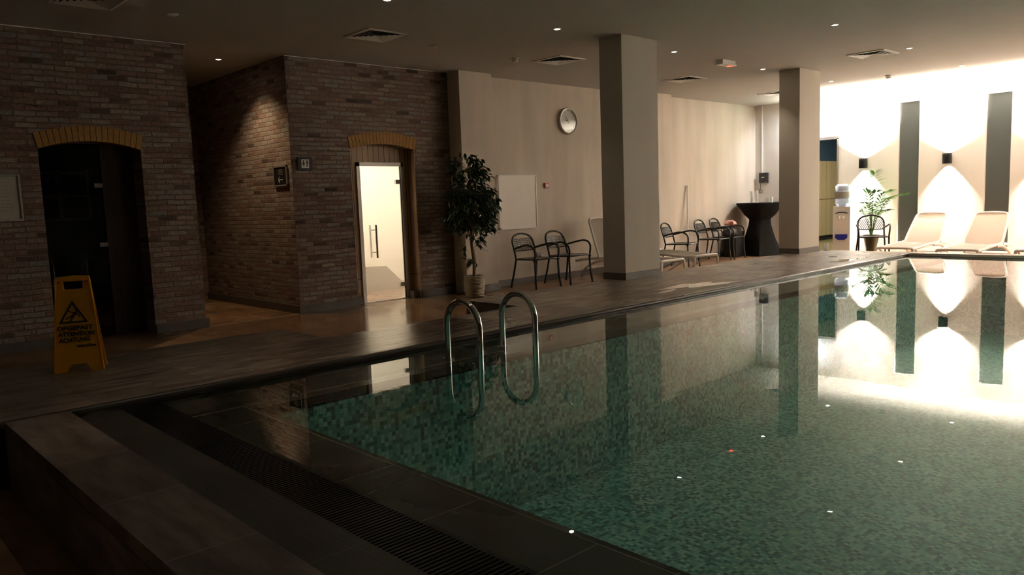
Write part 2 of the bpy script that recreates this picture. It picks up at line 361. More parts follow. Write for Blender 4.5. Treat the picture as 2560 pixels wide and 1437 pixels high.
M['redglow'] = plain('red indicator', (1, .05, .02), emit=3)
M['bag'] = plain('black bag', (.012, .012, .012), rough=.5)
M['towel'] = plain('pink towel', (.62, .32, .28), rough=.9)
M['wood'] = plain('corridor oak', (.30, .20, .10), rough=.5)
def slingmat():
    m, nt, p = newmat('taupe sling mesh'); p.inputs['Base Color'].default_value = (.60, .53, .45, 1); p.inputs['Roughness'].default_value = .7
    tc = N(nt, 'ShaderNodeTexCoord'); w = N(nt, 'ShaderNodeTexWave'); w.inputs['Scale'].default_value = 90; w.inputs['Distortion'].default_value = 0
    L(nt, tc.outputs['Object'], w.inputs['Vector']); b = N(nt, 'ShaderNodeBump'); b.inputs['Strength'].default_value = .3; b.inputs['Distance'].default_value = .002
    L(nt, w.outputs['Fac'], b.inputs['Height']); L(nt, b.outputs[0], p.inputs['Normal']); return m
M['sling'] = slingmat()
M['slinglight'] = M['sling'].copy(); M['slinglight'].name = 'cream sling mesh'
M['slinglight'].node_tree.nodes['Principled BSDF'].inputs['Base Color'].default_value = (.84, .77, .70, 1)

# ================================================================== SETTING
# lower floor
bm = NB()
prism(bm, [(XN, YS), (.95, YS), (.95, 4.6), (12.5, 4.6), (12.5, YS), (XF, YS), (XF, 12.4), (XN, 12.4)], 2, LOW-.1, LOW)
struct('floor', bm, M['floor'])
# raised pool deck with the stair opening in it (slab outlines sit next to the pool)
XE = 12.42; XK = 12.68; YD = 4.475
bm = NB()
prism(bm, [(XN, YD), (XE, YD), (XE, YS), (XK, YS), (XK, 6.12), (5.06, 6.12), (5.06, 5.35), (2.985, 5.35), (2.985, 6.06), (XN, 6.06)], 2, LOW+.002, -.03)
o = struct('pool_deck', bm, M['nose'])
bm = NB()
prism(bm, [(XN, YD+.03), (XE+.02, YD+.03), (XE+.02, YS), (XK, YS), (XK, 6.12), (5.06, 6.12), (5.06, 5.35), (2.985, 5.35), (2.985, 6.06), (XN, 6.06)], 2, -.03, 0)
struct('pool_deck_paving', bm, M['deck'])
struct('pool_deck_riser', B(5.05, 5.06, 5.35, 6.12, LOW+.002, -.032), M['kerbside'])
# rounded stone nosing along the long and far edges of the pool
bm = NB()
prof = [(YD+.03, -.036), (YD-.0, -.036), (YD-.004, -.022), (YD-.002, -.008), (YD+.008, -.001), (YD+.03, .0005)]
prism(bm, prof, 0, .99, XE+.02)
struct('pool_edge_nosing', bm, M['nose'])
struct('pool_far_nosing', B(XE-.002, XE+.02, YS, YD, -.036, .0005), plain('stone edge paled as if lit', (.52, .46, .40), rough=.4, noise=.1))  # pale colour stands in for light on this otherwise unlit face
# kerb at the near end
struct('pool_kerb', B(.705, .99, YS, YD-.002, -.06, 0, ), M['kerb'], bevel=.006)
struct('pool_kerb_riser', B(.70, .99, YS, YD-.002, LOW, -.0605), M['kerbside'])
# channel: grooved tile, grate, black ledge
bm = B(.99, 1.24, YS, YD, -.4, -.046); struct('pool_channel_tile', bm, M['groove'])
for s in range(6):
    pass
struct('pool_channel', B(1.24, 1.45, YS, YD, -.4, -.12), M['void'])
bm = NB()
y = YS
g = thing('overflow_grate', 'black slatted plastic overflow grate running along the near end of the pool', 'grate', (1.345, 1.2, -.05))
yy = -2.0
while yy < YD-.02:
    box(bm, 1.243-1.345, 1.447-1.345, yy-1.2, yy+.011-1.2, -.028, 0.0); yy += .021
obj('slats', bm, M['grate'], g)
bm = NB()
for dx in (-.095, 0, .09): box(bm, dx-.004, dx+.008, -3.2, YD-1.21, -.035, -.008)
obj('support_rail', bm, M['grate'], g)
# black ledges under the water, near end and long side
struct('pool_ledge_near', B(1.45, 1.72, YS, 4.02, -.11, -.052), M['blacktile'])
struct('pool_ledge_near_edge', B(1.7245, 1.75, YS, 3.90, -.10, -.052), M['nose'], bevel=.008)
struct('pool_ledge_joint', B(1.7195, 1.7245, YS, 4.02, -.10, -.0515), M['grout'])
struct('pool_ledge_long', B(1.45, XE, 4.02, YD, -.11, -.052), M['blacktile2'])
struct('pool_ledge_long_joint', B(1.45, XE, 4.014, 4.02, -.10, -.0515), M['grout'])
struct('pool_ledge_long_edge', B(1.7245, XE, 3.905, 4.014, -.10, -.052), M['nose'], bevel=.008)
# basin
DP = -1.12
struct('pool_wall_long', B(1.70, XE, 3.91, 4.4, DP-.1, -.112), M['mos_x'])
struct('pool_wall_near', B(1.5, 1.745, YS, 3.91, DP-.1, -.112), M['mos_y'])
struct('pool_wall_end', B(XE, XE+.08, YS, 3.91, DP-.1, -.054), M['mos_y'])
struct('pool_bottom', B(1.70, XE+.05, YS, 4.0, DP-.1, DP), M['mos_f'])
bm = NB(); v = [bm.verts.new(p) for p in ((1.452, YS, WATER), (XE-.001, YS, WATER), (XE-.001, YD-.002, WATER), (1.452, YD-.002, WATER))]; bm.faces.new(v)
tag(obj('pool_water', bm, M['water']), 'still clear green pool water mirroring the far wall', 'water', kind='stuff')

# brick walls with arched openings
def arch_z(x, x0, x1, zs, rise):
    t = (x-(x0+x1)/2)/((x1-x0)/2); return zs+rise*(1-t*t)
def brick_wall(name, x0, x1, ox0, ox1, zs, rise, depth):
    bm = NB()
    box(bm, x0, ox0, YB, YB+depth, LOW, ZC); box(bm, ox1, x1, YB, YB+depth, LOW, ZC)
    n = 16; xs = [ox0+(ox1-ox0)*i/n for i in range(n+1)]
    pts = [(x, arch_z(x, ox0, ox1, zs, rise)) for x in xs]+[(ox1, ZC), (ox0, ZC)]
    prism(bm, pts, 1, YB, YB+depth)
    return struct(name, bm, M['brick_x'])
brick_wall('wall_brick_left', XN, 3.52, 1.965, 2.955, 1.70, .085, .33)
brick_wall('wall_brick_centre', 4.745, 7.30, 5.60, 6.655, 1.765, .075, .2)
struct('wall_brick_passage', B(4.74, 5.0, YB+.001, 12.0, LOW, ZC), M['brick_y'])
struct('wall_passage_left', B(3.30, 3.52, YB+.33, 12.0, LOW, ZC), M['brick_y'])
struct('wall_passage_end', B(3.3, 5.0, 12.0, 12.15, LOW, ZC), M['brick_x'])
# soldier arches of ochre brick
def arch(name, ox0, ox1, zs, rise, hgt, rise2, n):
    bm = NB(); xc = (ox0+ox1)/2; e = .035
    for i in range(n):
        a, b = i/n, (i+1)/n; g = .06/n
        q = []
        for t, top in ((a+g, 0), (b-g, 0), (b-g, 1), (a+g, 1)):
            x = ox0+(ox1-ox0)*t; z = arch_z(x, ox0, ox1, zs, rise)
            if top:
                x = (ox0-e)+(ox1-ox0+2*e)*t; z = arch_z(x, ox0-e, ox1+e, zs+hgt, rise2)
            q.append((x, z))
        prism(bm, q, 1, YB-.012, YB+.06)
    o = struct(name, bm, M['yellowbrick'])
    bm = NB(); m = 16
    pts = [(ox0+(ox1-ox0)*i/m, arch_z(ox0+(ox1-ox0)*i/m, ox0, ox1, zs, rise)+.002) for i in range(m+1)]
    pts += [((ox0-e)+(ox1-ox0+2*e)*i/m, arch_z((ox0-e)+(ox1-ox0+2*e)*i/m, ox0-e, ox1+e, zs+hgt, rise2)-.002) for i in range(m, -1, -1)]
    prism(bm, pts, 1, YB-.004, YB+.05)
    obj('arch_mortar', bm, M['archjoint'], o)
arch('trim_1', 1.965, 2.955, 1.70, .085, .155, .085, 18)
arch('trim_2', 5.60, 6.655, 1.765, .075, .15, .09, 20)
# thin white bead where brick meets the ceiling
struct('trim_3', B(XN, 3.53, YB-.006, YB, ZC-.008, ZC), M['white']); struct('trim_4', B(4.735, 7.2, YB-.006, YB, ZC-.008, ZC), M['white'])
# plastered wall with shallow piers
struct('wall_left', B(7.30, XF, YR, YR+.2, LOW, ZC), M['plaster_x'])
struct('wall_left_pier_1', B(7.30, 7.93, YP, YR, LOW, ZC), M['plaster_x'])
struct('wall_left_pier_2', B(11.9, 12.53, YP+.03, YR, LOW, ZC), M['plaster_x'])
# far wall: doorway, and three tall tinted panes
DW0, DW1, DWZ = 7.17, 8.15, 2.085
wins = [(5.622, 6.003, -.22, 2.625), (4.093, 4.495, -.22, 2.61), (2.57, 2.97, -.22, 2.61), (1.05, 1.45, -.22, 2.61), (-.47, -.07, -.22, 2.61)]
bm = NB(); ys = [YS]
for a, b, z0, z1 in sorted(wins): ys += [a, b]
ys += [DW0]
for i in range(0, len(ys), 2): box(bm, XF, XF+.2, ys[i], ys[i+1], LOW, 3.1)
for a, b, z0, z1 in wins: box(bm, XF, XF+.2, a, b, LOW, z0); box(bm, XF, XF+.2, a, b, z1, 3.1)
box(bm, XF, XF+.2, DW0, DW1, DWZ, 3.1); box(bm, XF, XF+.2, DW1, YR+.2, LOW, 3.1)
struct('wall_far', bm, M['farwall'])
for i, (a, b, z0, z1) in enumerate(wins):
    struct('window_%d' % (i+1), B(XF+.07, XF+.09, a, b, z0, z1), M['pane'])
w = NB(); f = .035
box(w, XF-.012, XF+.1, DW0, DW0+f, LOW, DWZ-f); box(w, XF-.012, XF+.1, DW1-f, DW1, LOW, DWZ-f); box(w, XF-.012, XF+.1, DW0, DW1, DWZ-.055, DWZ)
struct('door_3', w, M['greyframe'])
# walls out of view
struct('wall_right', B(XN-.2, XF+.2, YS-.2, YS, LOW-.8, 3.1), M['darkwall'])
struct('wall_near', B(XN-.2, XN, YS, 12.4, LOW, ZC), M['darkwall'])
# ceiling
struct('ceiling', B(XN, XF+.2, YS, 12.4, ZC, ZC+.06), M['ceil'])
# columns
def column(name, x0, x1, y0, y1):
    struct(name, B(x0, x1, y0, y1, 0.0, ZC), M['pier'])
    c = NB(); e = .012
    box(c, x0+.045, x0+.0, y0-e, y1, 0, .001)
    c = NB(); box(c, x0-e, x1+e, y0-e, y1, 0.001, .085)
    struct('baseboard_'+name, c, M['skirt'])
column('column_1', 7.36, 8.05, 5.88, 6.22); column('column_2', 11.75, 12.44, 5.89, 6.23)
# skirtings
SK = .105
struct('baseboard_brick_left', B(XN, 1.965, YB-.03, YB, LOW, LOW+SK), M['skirt'])
bm = NB(); box(bm, 2.955, 3.55, YB-.03, YB, LOW, LOW+SK); box(bm, 3.52, 3.55, YB, 12, LOW, LOW+SK); struct('baseboard_brick_middle', bm, M['skirt'])
bm = NB(); box(bm, 4.715, 5.60, YB-.03, YB, LOW, LOW+SK); box(bm, 4.71, 4.74, YB, 12, LOW, LOW+SK); box(bm, 6.655, 7.27, YB-.03, YB, LOW, LOW+SK); struct('baseboard_brick_centre', bm, M['skirt'])
bm = NB(); box(bm, 7.93, 11.9, YR-.02, YR, LOW, LOW+.1); box(bm, 12.53, XF, YR-.02, YR, LOW, LOW+.1); box(bm, 7.28, 7.95, YP-.02, YP, LOW, LOW+.1); box(bm, 11.88, 12.55, YP+.01, YP+.03, LOW, LOW+.1); struct('baseboard_left', bm, M['skirt'])
bm = NB(); box(bm, XF-.02, XF, DW1, YR, LOW, LOW+.1); struct('baseboard_far', bm, M['skirt'])
# threshold strip of the passage
struct('trim_5', B(3.55, 4.71, YB-.012, YB+.012, LOW, LOW+.004), M['grout'])
# passage end: oak door frame
bm = NB(); box(bm, 4.46, 4.60, 11.9, 12.0, LOW, 2.1); box(bm, 3.60, 4.60, 11.9, 12.0, 2.02, 2.12); d = struct('door_4', bm, M['wood'])
obj('door_leaf', B(3.6, 4.46, 11.97, 12.0, LOW, 2.02), M['sauna'], d)

# ---- steam room behind door_1
struct('wall_steam_back', B(5.0, 8.3, 11.4, 11.5, LOW, 2.3), M['whitetile'])
struct('wall_steam_left', B(5.0, 5.1, 9.3, 11.4, LOW, 2.3), M['whitetile'])
struct('wall_steam_right', B(8.2, 8.3, 9.3, 11.4, LOW, 2.3), M['whitetile'])
struct('ceiling_steam', B(5.0, 8.3, 9.27, 11.5, 2.2, 2.3), M['whitetile'])
bm = NB(); box(bm, 5.0, 5.6, 9.27, 9.3, LOW, 2.2); box(bm, 6.655, 8.3, 9.27, 9.3, LOW, 2.2); struct('wall_steam_front', bm, M['whitetile'])
bm = NB(); prism(bm, [(5.1, LOW), (7.35, LOW), (6.93, .05), (5.1, .10)], 1, 10.35, 11.398)
tag(obj('steam_bench', bm, M['steamstone']), 'grey stone bench with a sloping end inside the lit steam room', 'bench')
tag(obj('steam_lamp', B(5.9, 7.3, 9.9, 10.9, 2.17, 2.199), M['steamlamp']), 'bright warm lamp panel in the steam room ceiling', 'light')
# niche lining
bm = NB(); n = 14; xs = [5.60+(1.055)*i/n for i in range(n+1)]
prism(bm, [(x, arch_z(x, 5.60, 6.655, 1.765, .075)) for x in xs]+[(6.655, 1.60), (5.60, 1.60)], 1, 9.24, 9.265)
box(bm, 5.60, 5.775, 9.24, 9.265, LOW+.1, 1.60); box(bm, 6.545, 6.655, 9.24, 9.265, LOW+.1, 1.60)
struct('trim_6', bm, M['pine_x'])
bm = NB(); box(bm, 5.60, 5.775, 9.20, 9.265, LOW, LOW+.1); box(bm, 6.545, 6.655, 9.10, 9.265, LOW, LOW+.1); struct('baseboard_niche', bm, M['skirt'])
struct('trim_7', B(6.64, 6.655, YB-.002, 9.24, LOW, 1.765), M['pine_y'])
d1 = tag(bpy.data.objects.new('door_1', None), kind='structure'); col.objects.link(d1); d1.location = (6.15, 9.24, LOW)
def at1(bm):
    bmesh.ops.translate(bm, vec=(-6.15, -9.24, -LOW), verts=bm.verts); return bm
bm = NB(); f = .052
box(bm, 5.775, 5.775+f, 9.215, 9.25, LOW, 1.60); box(bm, 6.545-.04, 6.545, 9.215, 9.25, LOW, 1.60); box(bm, 5.775, 6.545, 9.215, 9.25, 1.60-f, 1.60)
obj('door_frame', at1(bm), M['alu'], d1)
obj('glass_panel', at1(B(5.832, 6.488, 9.226, 9.234, LOW+.02, 1.54)), M['steamglass'], d1)
obj('seal', at1(B(6.486, 6.50, 9.222, 9.24, LOW+.01, 1.545)), M['black'], d1)
obj('sill', at1(B(5.78, 6.54, 9.2, 9.25, LOW, LOW+.012)), M['steel'], d1)
for z in (1.30, LOW+.18): obj('hinge', at1(B(6.40, 6.52, 9.205, 9.245, z, z+.06)), M['steel'], d1)
bm = NB(); tube(bm, [(6.0, 9.16, .28), (6.0, 9.16, .74)], .014); tube(bm, [(6.0, 9.16, .36), (6.0, 9.23, .36)], .008); tube(bm, [(6.0, 9.16, .67), (6.0, 9.23, .67)], .008)
h = obj('door_handle', at1(bm), M['steel'], d1, smooth=True)
bm = NB(); tube(bm, [(5.99, 9.30, .28), (5.99, 9.30, .74)], .014); tube(bm, [(5.99, 9.30, .36), (5.99, 9.23, .36)], .008); tube(bm, [(5.99, 9.30, .67), (5.99, 9.23, .67)], .008)
obj('inner_handle', at1(bm), M['steel'], d1, smooth=True)

# ---- dark sauna behind the left arch
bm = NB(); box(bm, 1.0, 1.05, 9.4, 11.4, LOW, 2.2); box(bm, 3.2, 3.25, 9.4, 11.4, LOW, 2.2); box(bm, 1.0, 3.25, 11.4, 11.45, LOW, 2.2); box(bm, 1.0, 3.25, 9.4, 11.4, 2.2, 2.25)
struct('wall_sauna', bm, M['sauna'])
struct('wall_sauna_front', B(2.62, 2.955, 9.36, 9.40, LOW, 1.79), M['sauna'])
d2 = tag(bpy.data.objects.new('door_2', None), kind='structure'); col.objects.link(d2); d2.location = (2.3, 9.38, LOW)
def at2(bm):
    bmesh.ops.translate(bm, vec=(-2.3, -9.38, -LOW), verts=bm.verts); return bm
obj('glass_panel', at2(B(1.975, 2.60, 9.376, 9.384, LOW+.01, 1.76)), M['darkglass'], d2)
for z in (1.31, .66): obj('hinge', at2(B(2.54, 2.62, 9.36, 9.39, z, z+.045)), M['greyframe'], d2)
bm = NB(); box(bm, 1.25, 1.3, 11.3, 11.38, .6, 1.6)
bm = NB()
for x in (2.30, 2.64, 2.98): box(bm, x, x+.035, 11.33, 11.37, .95, 1.62)
for z in (.95, 1.25, 1.55): box(bm, 2.30, 3.015, 11.33, 11.37, z, z+.035)
tag(obj('lattice_window', bm, M['greyframe']), 'pale barred window frame at the back of the dark sauna', 'window')
tag(obj('sauna_bench', B(1.1, 3.15, 10.7, 11.3, LOW+.4, LOW+.46), M['wood']), 'wooden slatted bench in the unlit sauna', 'bench')

# ---- changing room behind the far doorway
struct('floor_changing', B(XF, 23, 5.5, 9.9, LOW-.05, LOW), M['backfloor'])
struct('wall_changing_left', B(XF+.2, 23, 9.8, 9.9, LOW, 2.6), M['bluewall'])
struct('wall_changing_end', B(23, 23.1, 5.5, 9.9, LOW, 2.6), M['bluewall'])
struct('wall_changing_right', B(XF+.2, 23, 5.4, 5.5, LOW, 2.6), M['bluewall'])
struct('ceiling_changing', B(XF+.2, 23.1, 5.4, 9.9, 2.6, 2.65), M['ceil'])
tag(obj('changing_room_fill', B(17.2, 20.2, 7.2, 7.5, 2.57, 2.595), plain('changing room fill light', (1, .93, .8), emit=20)), 'unseen ceiling lamp added to light the changing room beyond the doorway', 'light')  # unseen glowing panel added to brighten the lockers
for i in range(5):
    x0 = 19.9+.54*i
    t = thing('locker', '%s of the five oak lockers seen through the far doorway' % ('leftmost', 'second from left', 'middle one', 'second from right', 'rightmost')[i], 'locker', (x0+.27, 9.5, LOW), 0, 'lockers in the changing room')
    obj('body', B(-.265, .265, 0, .29, .12, 2.10), M['wood'], t); obj('plinth', B(-.265, .265, .04, .29, 0, .12), M['black'], t)
    for z0, z1 in ((.13, 1.08), (1.10, 2.10)): obj('door', B(-.262, .262, -.018, 0, z0, z1), M['locker'], t)

# ================================================================== CEILING FITTINGS
def disc_lamp(x, y, watts, label, c=WARM, ang=80):
    t = thing('downlight', label, 'light', (x, y, ZC), 0, 'small ceiling downlights')
    bm = NB(); n = 20
    prof = [(.030, -.001), (.032, -.006), (.043, -.006), (.046, -.001)]
    lathe(bm, prof, n, cap=False)
    obj('rim', bm, M['alu'], t, smooth=True)
    bm = NB(); lathe(bm, [(.030, -.0045), (.030, -.002)], n); obj('lens', bm, M['lamp'], t)
    ld = bpy.data.lights.new('beam', 'SPOT'); ld.energy = watts; ld.color = c; ld.spot_size = math.radians(ang); ld.spot_blend = .8; ld.shadow_soft_size = .03
    l = bpy.data.objects.new('beam', ld); col.objects.link(l); l.parent = t; l.location = (0, 0, -.02)
disc_lamp(4.19, 9.73, 28, 'small ceiling downlight in the brick passage, lighting the side wall', (1, .74, .46), 112)
DL = 'small ceiling downlight, %s'
for x, y, s in ((6.54, 6.13, 'second of the row above the deck, left of the first column'), (8.87, 6.2, 'just past the first column'), (11.33, 6.28, 'just left of the second column'), (13.71, 6.30, 'right of the second column near the far wall'),
                (9.12, 4.15, 'brightest one over the pool, highest at the right'), (11.55, 4.21, 'beside the square vent over the pool'), (14.0, 4.30, 'over the pool nearest the far wall'), (4.3, 6.17, 'at the top edge of the picture')):
    disc_lamp(x, y, DOWN*(.25 if x < 5 else .6 if x < 8 else 2.0), DL % s)
for x, y, w_ in ((2.1, 4.1, 12), (4.3, 4.1, 4), (6.7, 4.12, 4), (9.1, 1.9, 12), (11.6, 1.9, 16), (14.0, 1.9, 16), (-1.1, 2.3, 12)):  # unseen spots: grid carried on, plus some added to light sign, kerb and pool
    disc_lamp(x, y, w_, 'unseen small ceiling downlight added outside the picture', WARM, 80 if x > 3 else 66)
def vent(x, y, label, s=.265):
    t = thing('ceiling_vent', label, 'vent', (x, y, ZC), 0, 'square ceiling vents')
    def ring(bm, a, b, za, zb, th=.0015):
        A = [(-a, -a, za), (a, -a, za), (a, a, za), (-a, a, za)]; C = [(-b, -b, zb), (b, -b, zb), (b, b, zb), (-b, b, zb)]
        for k in (0, th):
            va = [bm.verts.new((p[0], p[1], p[2]-k)) for p in A]; vb = [bm.verts.new((p[0], p[1], p[2]-k)) for p in C]
            for i in range(4): bm.faces.new((va[i], va[(i+1) % 4], vb[(i+1) % 4], vb[i]))
    bm = NB(); ring(bm, s, s-.028, -.008, -.012); ring(bm, s, s-.001, 0, -.009); obj('frame', bm, M['white'], t)
    bm = NB(); box(bm, -s+.02, s-.02, -s+.02, s-.02, -.003, -.001); obj('backing', bm, M['void'], t)
    for i in range(5):
        a = s-.035-i*.045
        bm = NB(); ring(bm, a, a-.036, -.014, -.004); obj('louvre', bm, M['white'], t)
vent(5.05, 7.5, 'square ceiling vent above the steam room door, largest in view')
vent(7.98, 7.46, 'square ceiling vent left of the first column'); vent(11.09, 7.55, 'square ceiling vent between the two columns')
vent(11.54, 4.70, 'pale louvred square ceiling vent over the pool'); vent(14.32, 7.65, 'square ceiling vent half hidden by the second column'); vent(2.17, 7.66, 'dark square ceiling vent at the top left corner')
def detector(x, y, label):
    t = thing('smoke_detector', label, 'detector', (x, y, ZC), 0, 'round ceiling detectors')
    bm = NB(); lathe(bm, [(.056, 0), (.056, -.018), (.048, -.022)], 20); obj('base', bm, M['white'], t, smooth=True)
    bm = NB(); lathe(bm, [(.04, -.02), (.042, -.045), (.03, -.056)], 20); obj('sensor_head', bm, M['white'], t, smooth=True)
detector(7.36, 7.68, 'white smoke detector on the ceiling before the first column'); detector(13.97, 5.42, 'grey smoke detector on the ceiling near the bright far wall')
def lowdisc(x, y, label):
    t = thing('ceiling_speaker', label, 'speaker', (x, y, ZC), 0, 'low round ceiling discs')
    bm = NB(); lathe(bm, [(.055, 0), (.055, -.008), (.04, -.016)], 24); obj('cover', bm, M['white'], t, smooth=True)
    bm = NB(); lathe(bm, [(.02, -.015), (.016, -.02)], 16); obj('hub', bm, M['white'], t, smooth=True)
lowdisc(5.96, 7.63, 'small flat round disc on the ceiling right of the large vent'); lowdisc(2.93, 7.77, 'small round disc on the dark ceiling at upper left')
t = thing('emergency_light', 'white rectangular emergency light box with red indicator on the ceiling', 'light', (10.14, 6.20, ZC), 0)
obj('housing', B(-.17, .17, -.055, .055, -.055, 0), M['white'], t, bevel=.004); obj('cover', B(-.185, .185, -.062, .062, -.066, -.05), M['white'], t, bevel=.004)
obj('indicator', B(.07, .13, -.03, .03, -.069, -.064), M['redglow'], t)

# ================================================================== FAR WALL LAMPS
def sconce(y, label, k=1.0):
    t = thing('wall_sconce', label, 'wall lamp', (XF, y, 1.50), 0, 'black up and down wall lamps')
    bm = NB(); lathe(bm, [(.062, -.10), (.068, -.10), (.068, .10), (.062, .10), (.062, .03), (.062, .03)], 24, c=(-.10, 0), cap=False)
    bm2 = NB(); lathe(bm2, [(.080, -.095), (.080, .095)], 24, c=(-.10, 0), cap=False)
    bmesh.ops.solidify(bm2, geom=bm2.faces[:], thickness=.004); bm.free()
    obj('shade', bm2, M['black'], t, smooth=True)
    obj('core', lathe(NB(), [(.074, -.02), (.074, .02)], 16, c=(-.10, 0)), M['black'], t)
    obj('bracket', B(-.045, 0, -.03, .03, -.05, .05), M['black'], t)
    for s, e, ang in ((1, SCONCE_UP*.55, 58), (1, SCONCE_UP*.45, 125), (-1, SCONCE_DN*.6, 52), (-1, SCONCE_DN*.4, 84)):
        ld = bpy.data.lights.new('beam', 'SPOT'); ld.energy = e*k; ld.color = (1.0, .92, .84); ld.spot_size = math.radians(ang); ld.spot_blend = .7; ld.shadow_soft_size = .02
        l = bpy.data.objects.new('beam', ld); col.objects.link(l); l.parent = t; l.location = (-.10, 0, s*.045); l.rotation_euler = (PI if s > 0 else 0, 0, 0)
    return t
sconce(6.63, 'black up and down wall lamp above the potted palm'); sconce(5.09, 'black up and down wall lamp between the two tall dark panes')
for y in (3.56, 2.02, .48, -1.06, -2.4): sconce(y, 'black up and down wall lamp beyond the right picture edge')
for x in (9.0, 11.5, 14.0):  # dim unseen lamps added to spread light over pool and columns
    r_ = sconce(-1, 'unseen black wall lamp added right of the pool for broad light', .2); r_.location = (x, YS, 1.50); r_.rotation_euler = (0, 0, -PI/2)
t = thing('exit_sign', 'green lit exit sign peeking out behind the second column', 'sign', (15.9, 7.72, 2.68), 0)
obj('housing', B(-.03, .09, -.02, .2, -.1, .1), M['white'], t); obj('lit_face', B(-.036, -.03, -.015, .195, -.09, .09), M['exitgreen'], t)
ld = bpy.data.lights.new('glow', 'AREA'); ld.energy = 26; ld.color = (.78, .86, 1.0); ld.shape = 'RECTANGLE'; ld.size = .2; ld.size_y = .1
l = bpy.data.objects.new('glow', ld); col.objects.link(l); l.parent = t; l.location = (-.06, .09, -.02); l.rotation_euler = (0, math.radians(-35), 0)
# telephone, conduit, counter
t = thing('wall_telephone', 'black telephone box with hanging loop cord on the alcove wall', 'telephone', (XF, 8.83, 1.31), 0)
obj('housing', B(-.07, 0, -.095, .095, -.11, .11), M['black'], t, bevel=.01); obj('label_strip', B(-.073, -.07, -.03, .03, .005, .02), M['white'], t)
bm = NB(); tube(bm, smoothpath([(-.03, .08, -.11), (-.03, .08, -.2), (-.03, .085, -.25), (-.03, .06, -.3), (-.03, .09, -.33), (-.03, .115, -.3), (-.03, .085, -.24)]), .006); obj('cord', bm, M['black'], t, smooth=True)
tag(obj('cable_conduit', B(XF-.015, XF, 8.87, 8.895, 1.42, ZC-.01), M['white']), 'thin white cable conduit running from the telephone up to the ceiling', 'conduit')
tag(obj('wall_counter', B(15.76, XF-.001, 7.95, 8.47, .66, .78), M['black']), 'small black wall counter behind the draped table', 'counter')
# wall things on the plastered wall
t = thing('whiteboard', 'white framed board hung above the two left chairs', 'whiteboard', (8.59, YR, .98), 0)
obj('panel', B(-.40, .40, -.05, 0, -.41, .41), M['board'], t)
bm = NB(); box(bm, -.415, -.395, -.058, 0, -.425, .425); box(bm, .395, .415, -.058, 0, -.425, .425); box(bm, -.415, .415, -.058, 0, .41, .425); box(bm, -.415, .415, -.058, 0, -.425, -.41)
obj('frame', bm, M['white'], t)
t = thing('fire_call_point', 'small red fire alarm call point right of the white board', 'alarm', (9.27, YR, 1.235), 0)
obj('housing', B(-.043, .043, -.04, 0, -.043, .043), M['red'], t, bevel=.005); obj('press_plate', B(-.025, .025, -.043, -.039, -.025, .025), M['white'], t)
t = thing('wall_clock', 'round silver rimmed wall clock left of the first column', 'clock', (9.83, YR, 2.305), 0)
bm = NB(); lathe(bm, [(.222, 0), (.222, .045), (.212, .055), (.198, .05), (.196, .03)], 48, cap=False)
RX = Matrix.Rotation(PI/2, 4, 'X'); bm.transform(RX); obj('rim', bm, M['alu'], t, smooth=True)
bm = NB(); lathe(bm, [(.2, .0), (.2, .022)], 48); bm.transform(RX); obj('dial', bm, M['white'], t)
def hand(name, ang, ln, w):
    bm = B(-w, w, -.03, -.027, -.02, ln, M=Matrix.Rotation(ang, 4, 'Y')); obj(name, bm, M['ink'], t)
hand('hour_hand', math.radians(-75), .07, .004); hand('minute_hand', math.radians(-35), .10, .003); hand('second_hand', math.radians(140), .06, .0015)
bm = NB()
for k in range(12):
    Mx = Matrix.Rotation(k*PI/6, 4, 'Y'); box(bm, -.003, .003, -.025, -.022, .165, .185, M=Mx)
obj('hour_marks', bm, M['textgrey'], t)
bm = NB(); lathe(bm, [(.198, .040), (.198, .041)], 48); bm.transform(RX); obj('glass', bm, M['glass'], t)
t = thing('power_outlet', 'small grey wall outlet low behind the second chair', 'outlet', (9.07, YR, .08), 0)
obj('plate', B(-.04, .04, -.012, 0, -.06, .06), M['textgrey'], t, bevel=.003); obj('socket', lathe(NB(), [(.02, .0), (.02, .014)], 14), M['black'], t).rotation_euler = (PI/2, 0, 0)
t = thing('power_outlet', 'worn white wall outlet low behind the potted fig tree', 'outlet', (8.07, YR, -.06), 0)
obj('plate', B(-.04, .04, -.012, 0, -.05, .05), M['white'], t, bevel=.003); obj('socket', lathe(NB(), [(.02, .0), (.02, .014)], 14), M['black'], t).rotation_euler = (PI/2, 0, 0)
t = thing('cleaning_pole', 'long white pole leaning on the wall between the chairs', 'pole', (13.06, 8.86, LOW), 0)
obj('shaft', T([(0, 0, .03), (.25, .165, 1.52)], .018), M['white'], t, smooth=True); obj('tip', T([(0, 0, 0), (.005, .003, .04)], .018), M['white'], t, smooth=True)
# signs on the brick
t = thing('direction_sign', 'black direction sign with white arrow in a steel frame on the passage wall', 'sign', (4.74, 9.35, 1.425), 0)
obj('panel', B(-.014, 0, -.165, .165, -.115, .115), M['black'], t)
bm = NB()
box(bm, -.024, 0, -.18, .18, .112, .13); box(bm, -.024, 0, -.18, .18, -.13, -.112); box(bm, -.024, 0, -.18, -.162, -.13, .13); box(bm, -.024, 0, .162, .18, -.13, .13); obj('frame', bm, M['alu'], t)
bm = NB(); box(bm, -.017, -.014, -.06, .06, -.052, -.044)
for s in (1, -1): box(bm, -.017, -.014, -.045, .002, -.004, .004, M=Matrix.Translation((0, .06, -.048)) @ Matrix.Rotation(s*.9, 4, 'X'))
obj('arrow', bm, M['white'], t)
for i, (wd) in enumerate((.10, .12, .12)):
    bm = NB(); x = -wd/2
    while x < wd/2-.01:
        box(bm, -.0155, -.014, x, x+.012, .072-.026*i, .082-.026*i); x += .017
    obj('text_line', bm, M['textgrey'], t)
t = thing('toilet_sign', 'square black sign with white woman and man pictogram on the brick corner', 'sign', (4.92, YB, 1.565), 0)
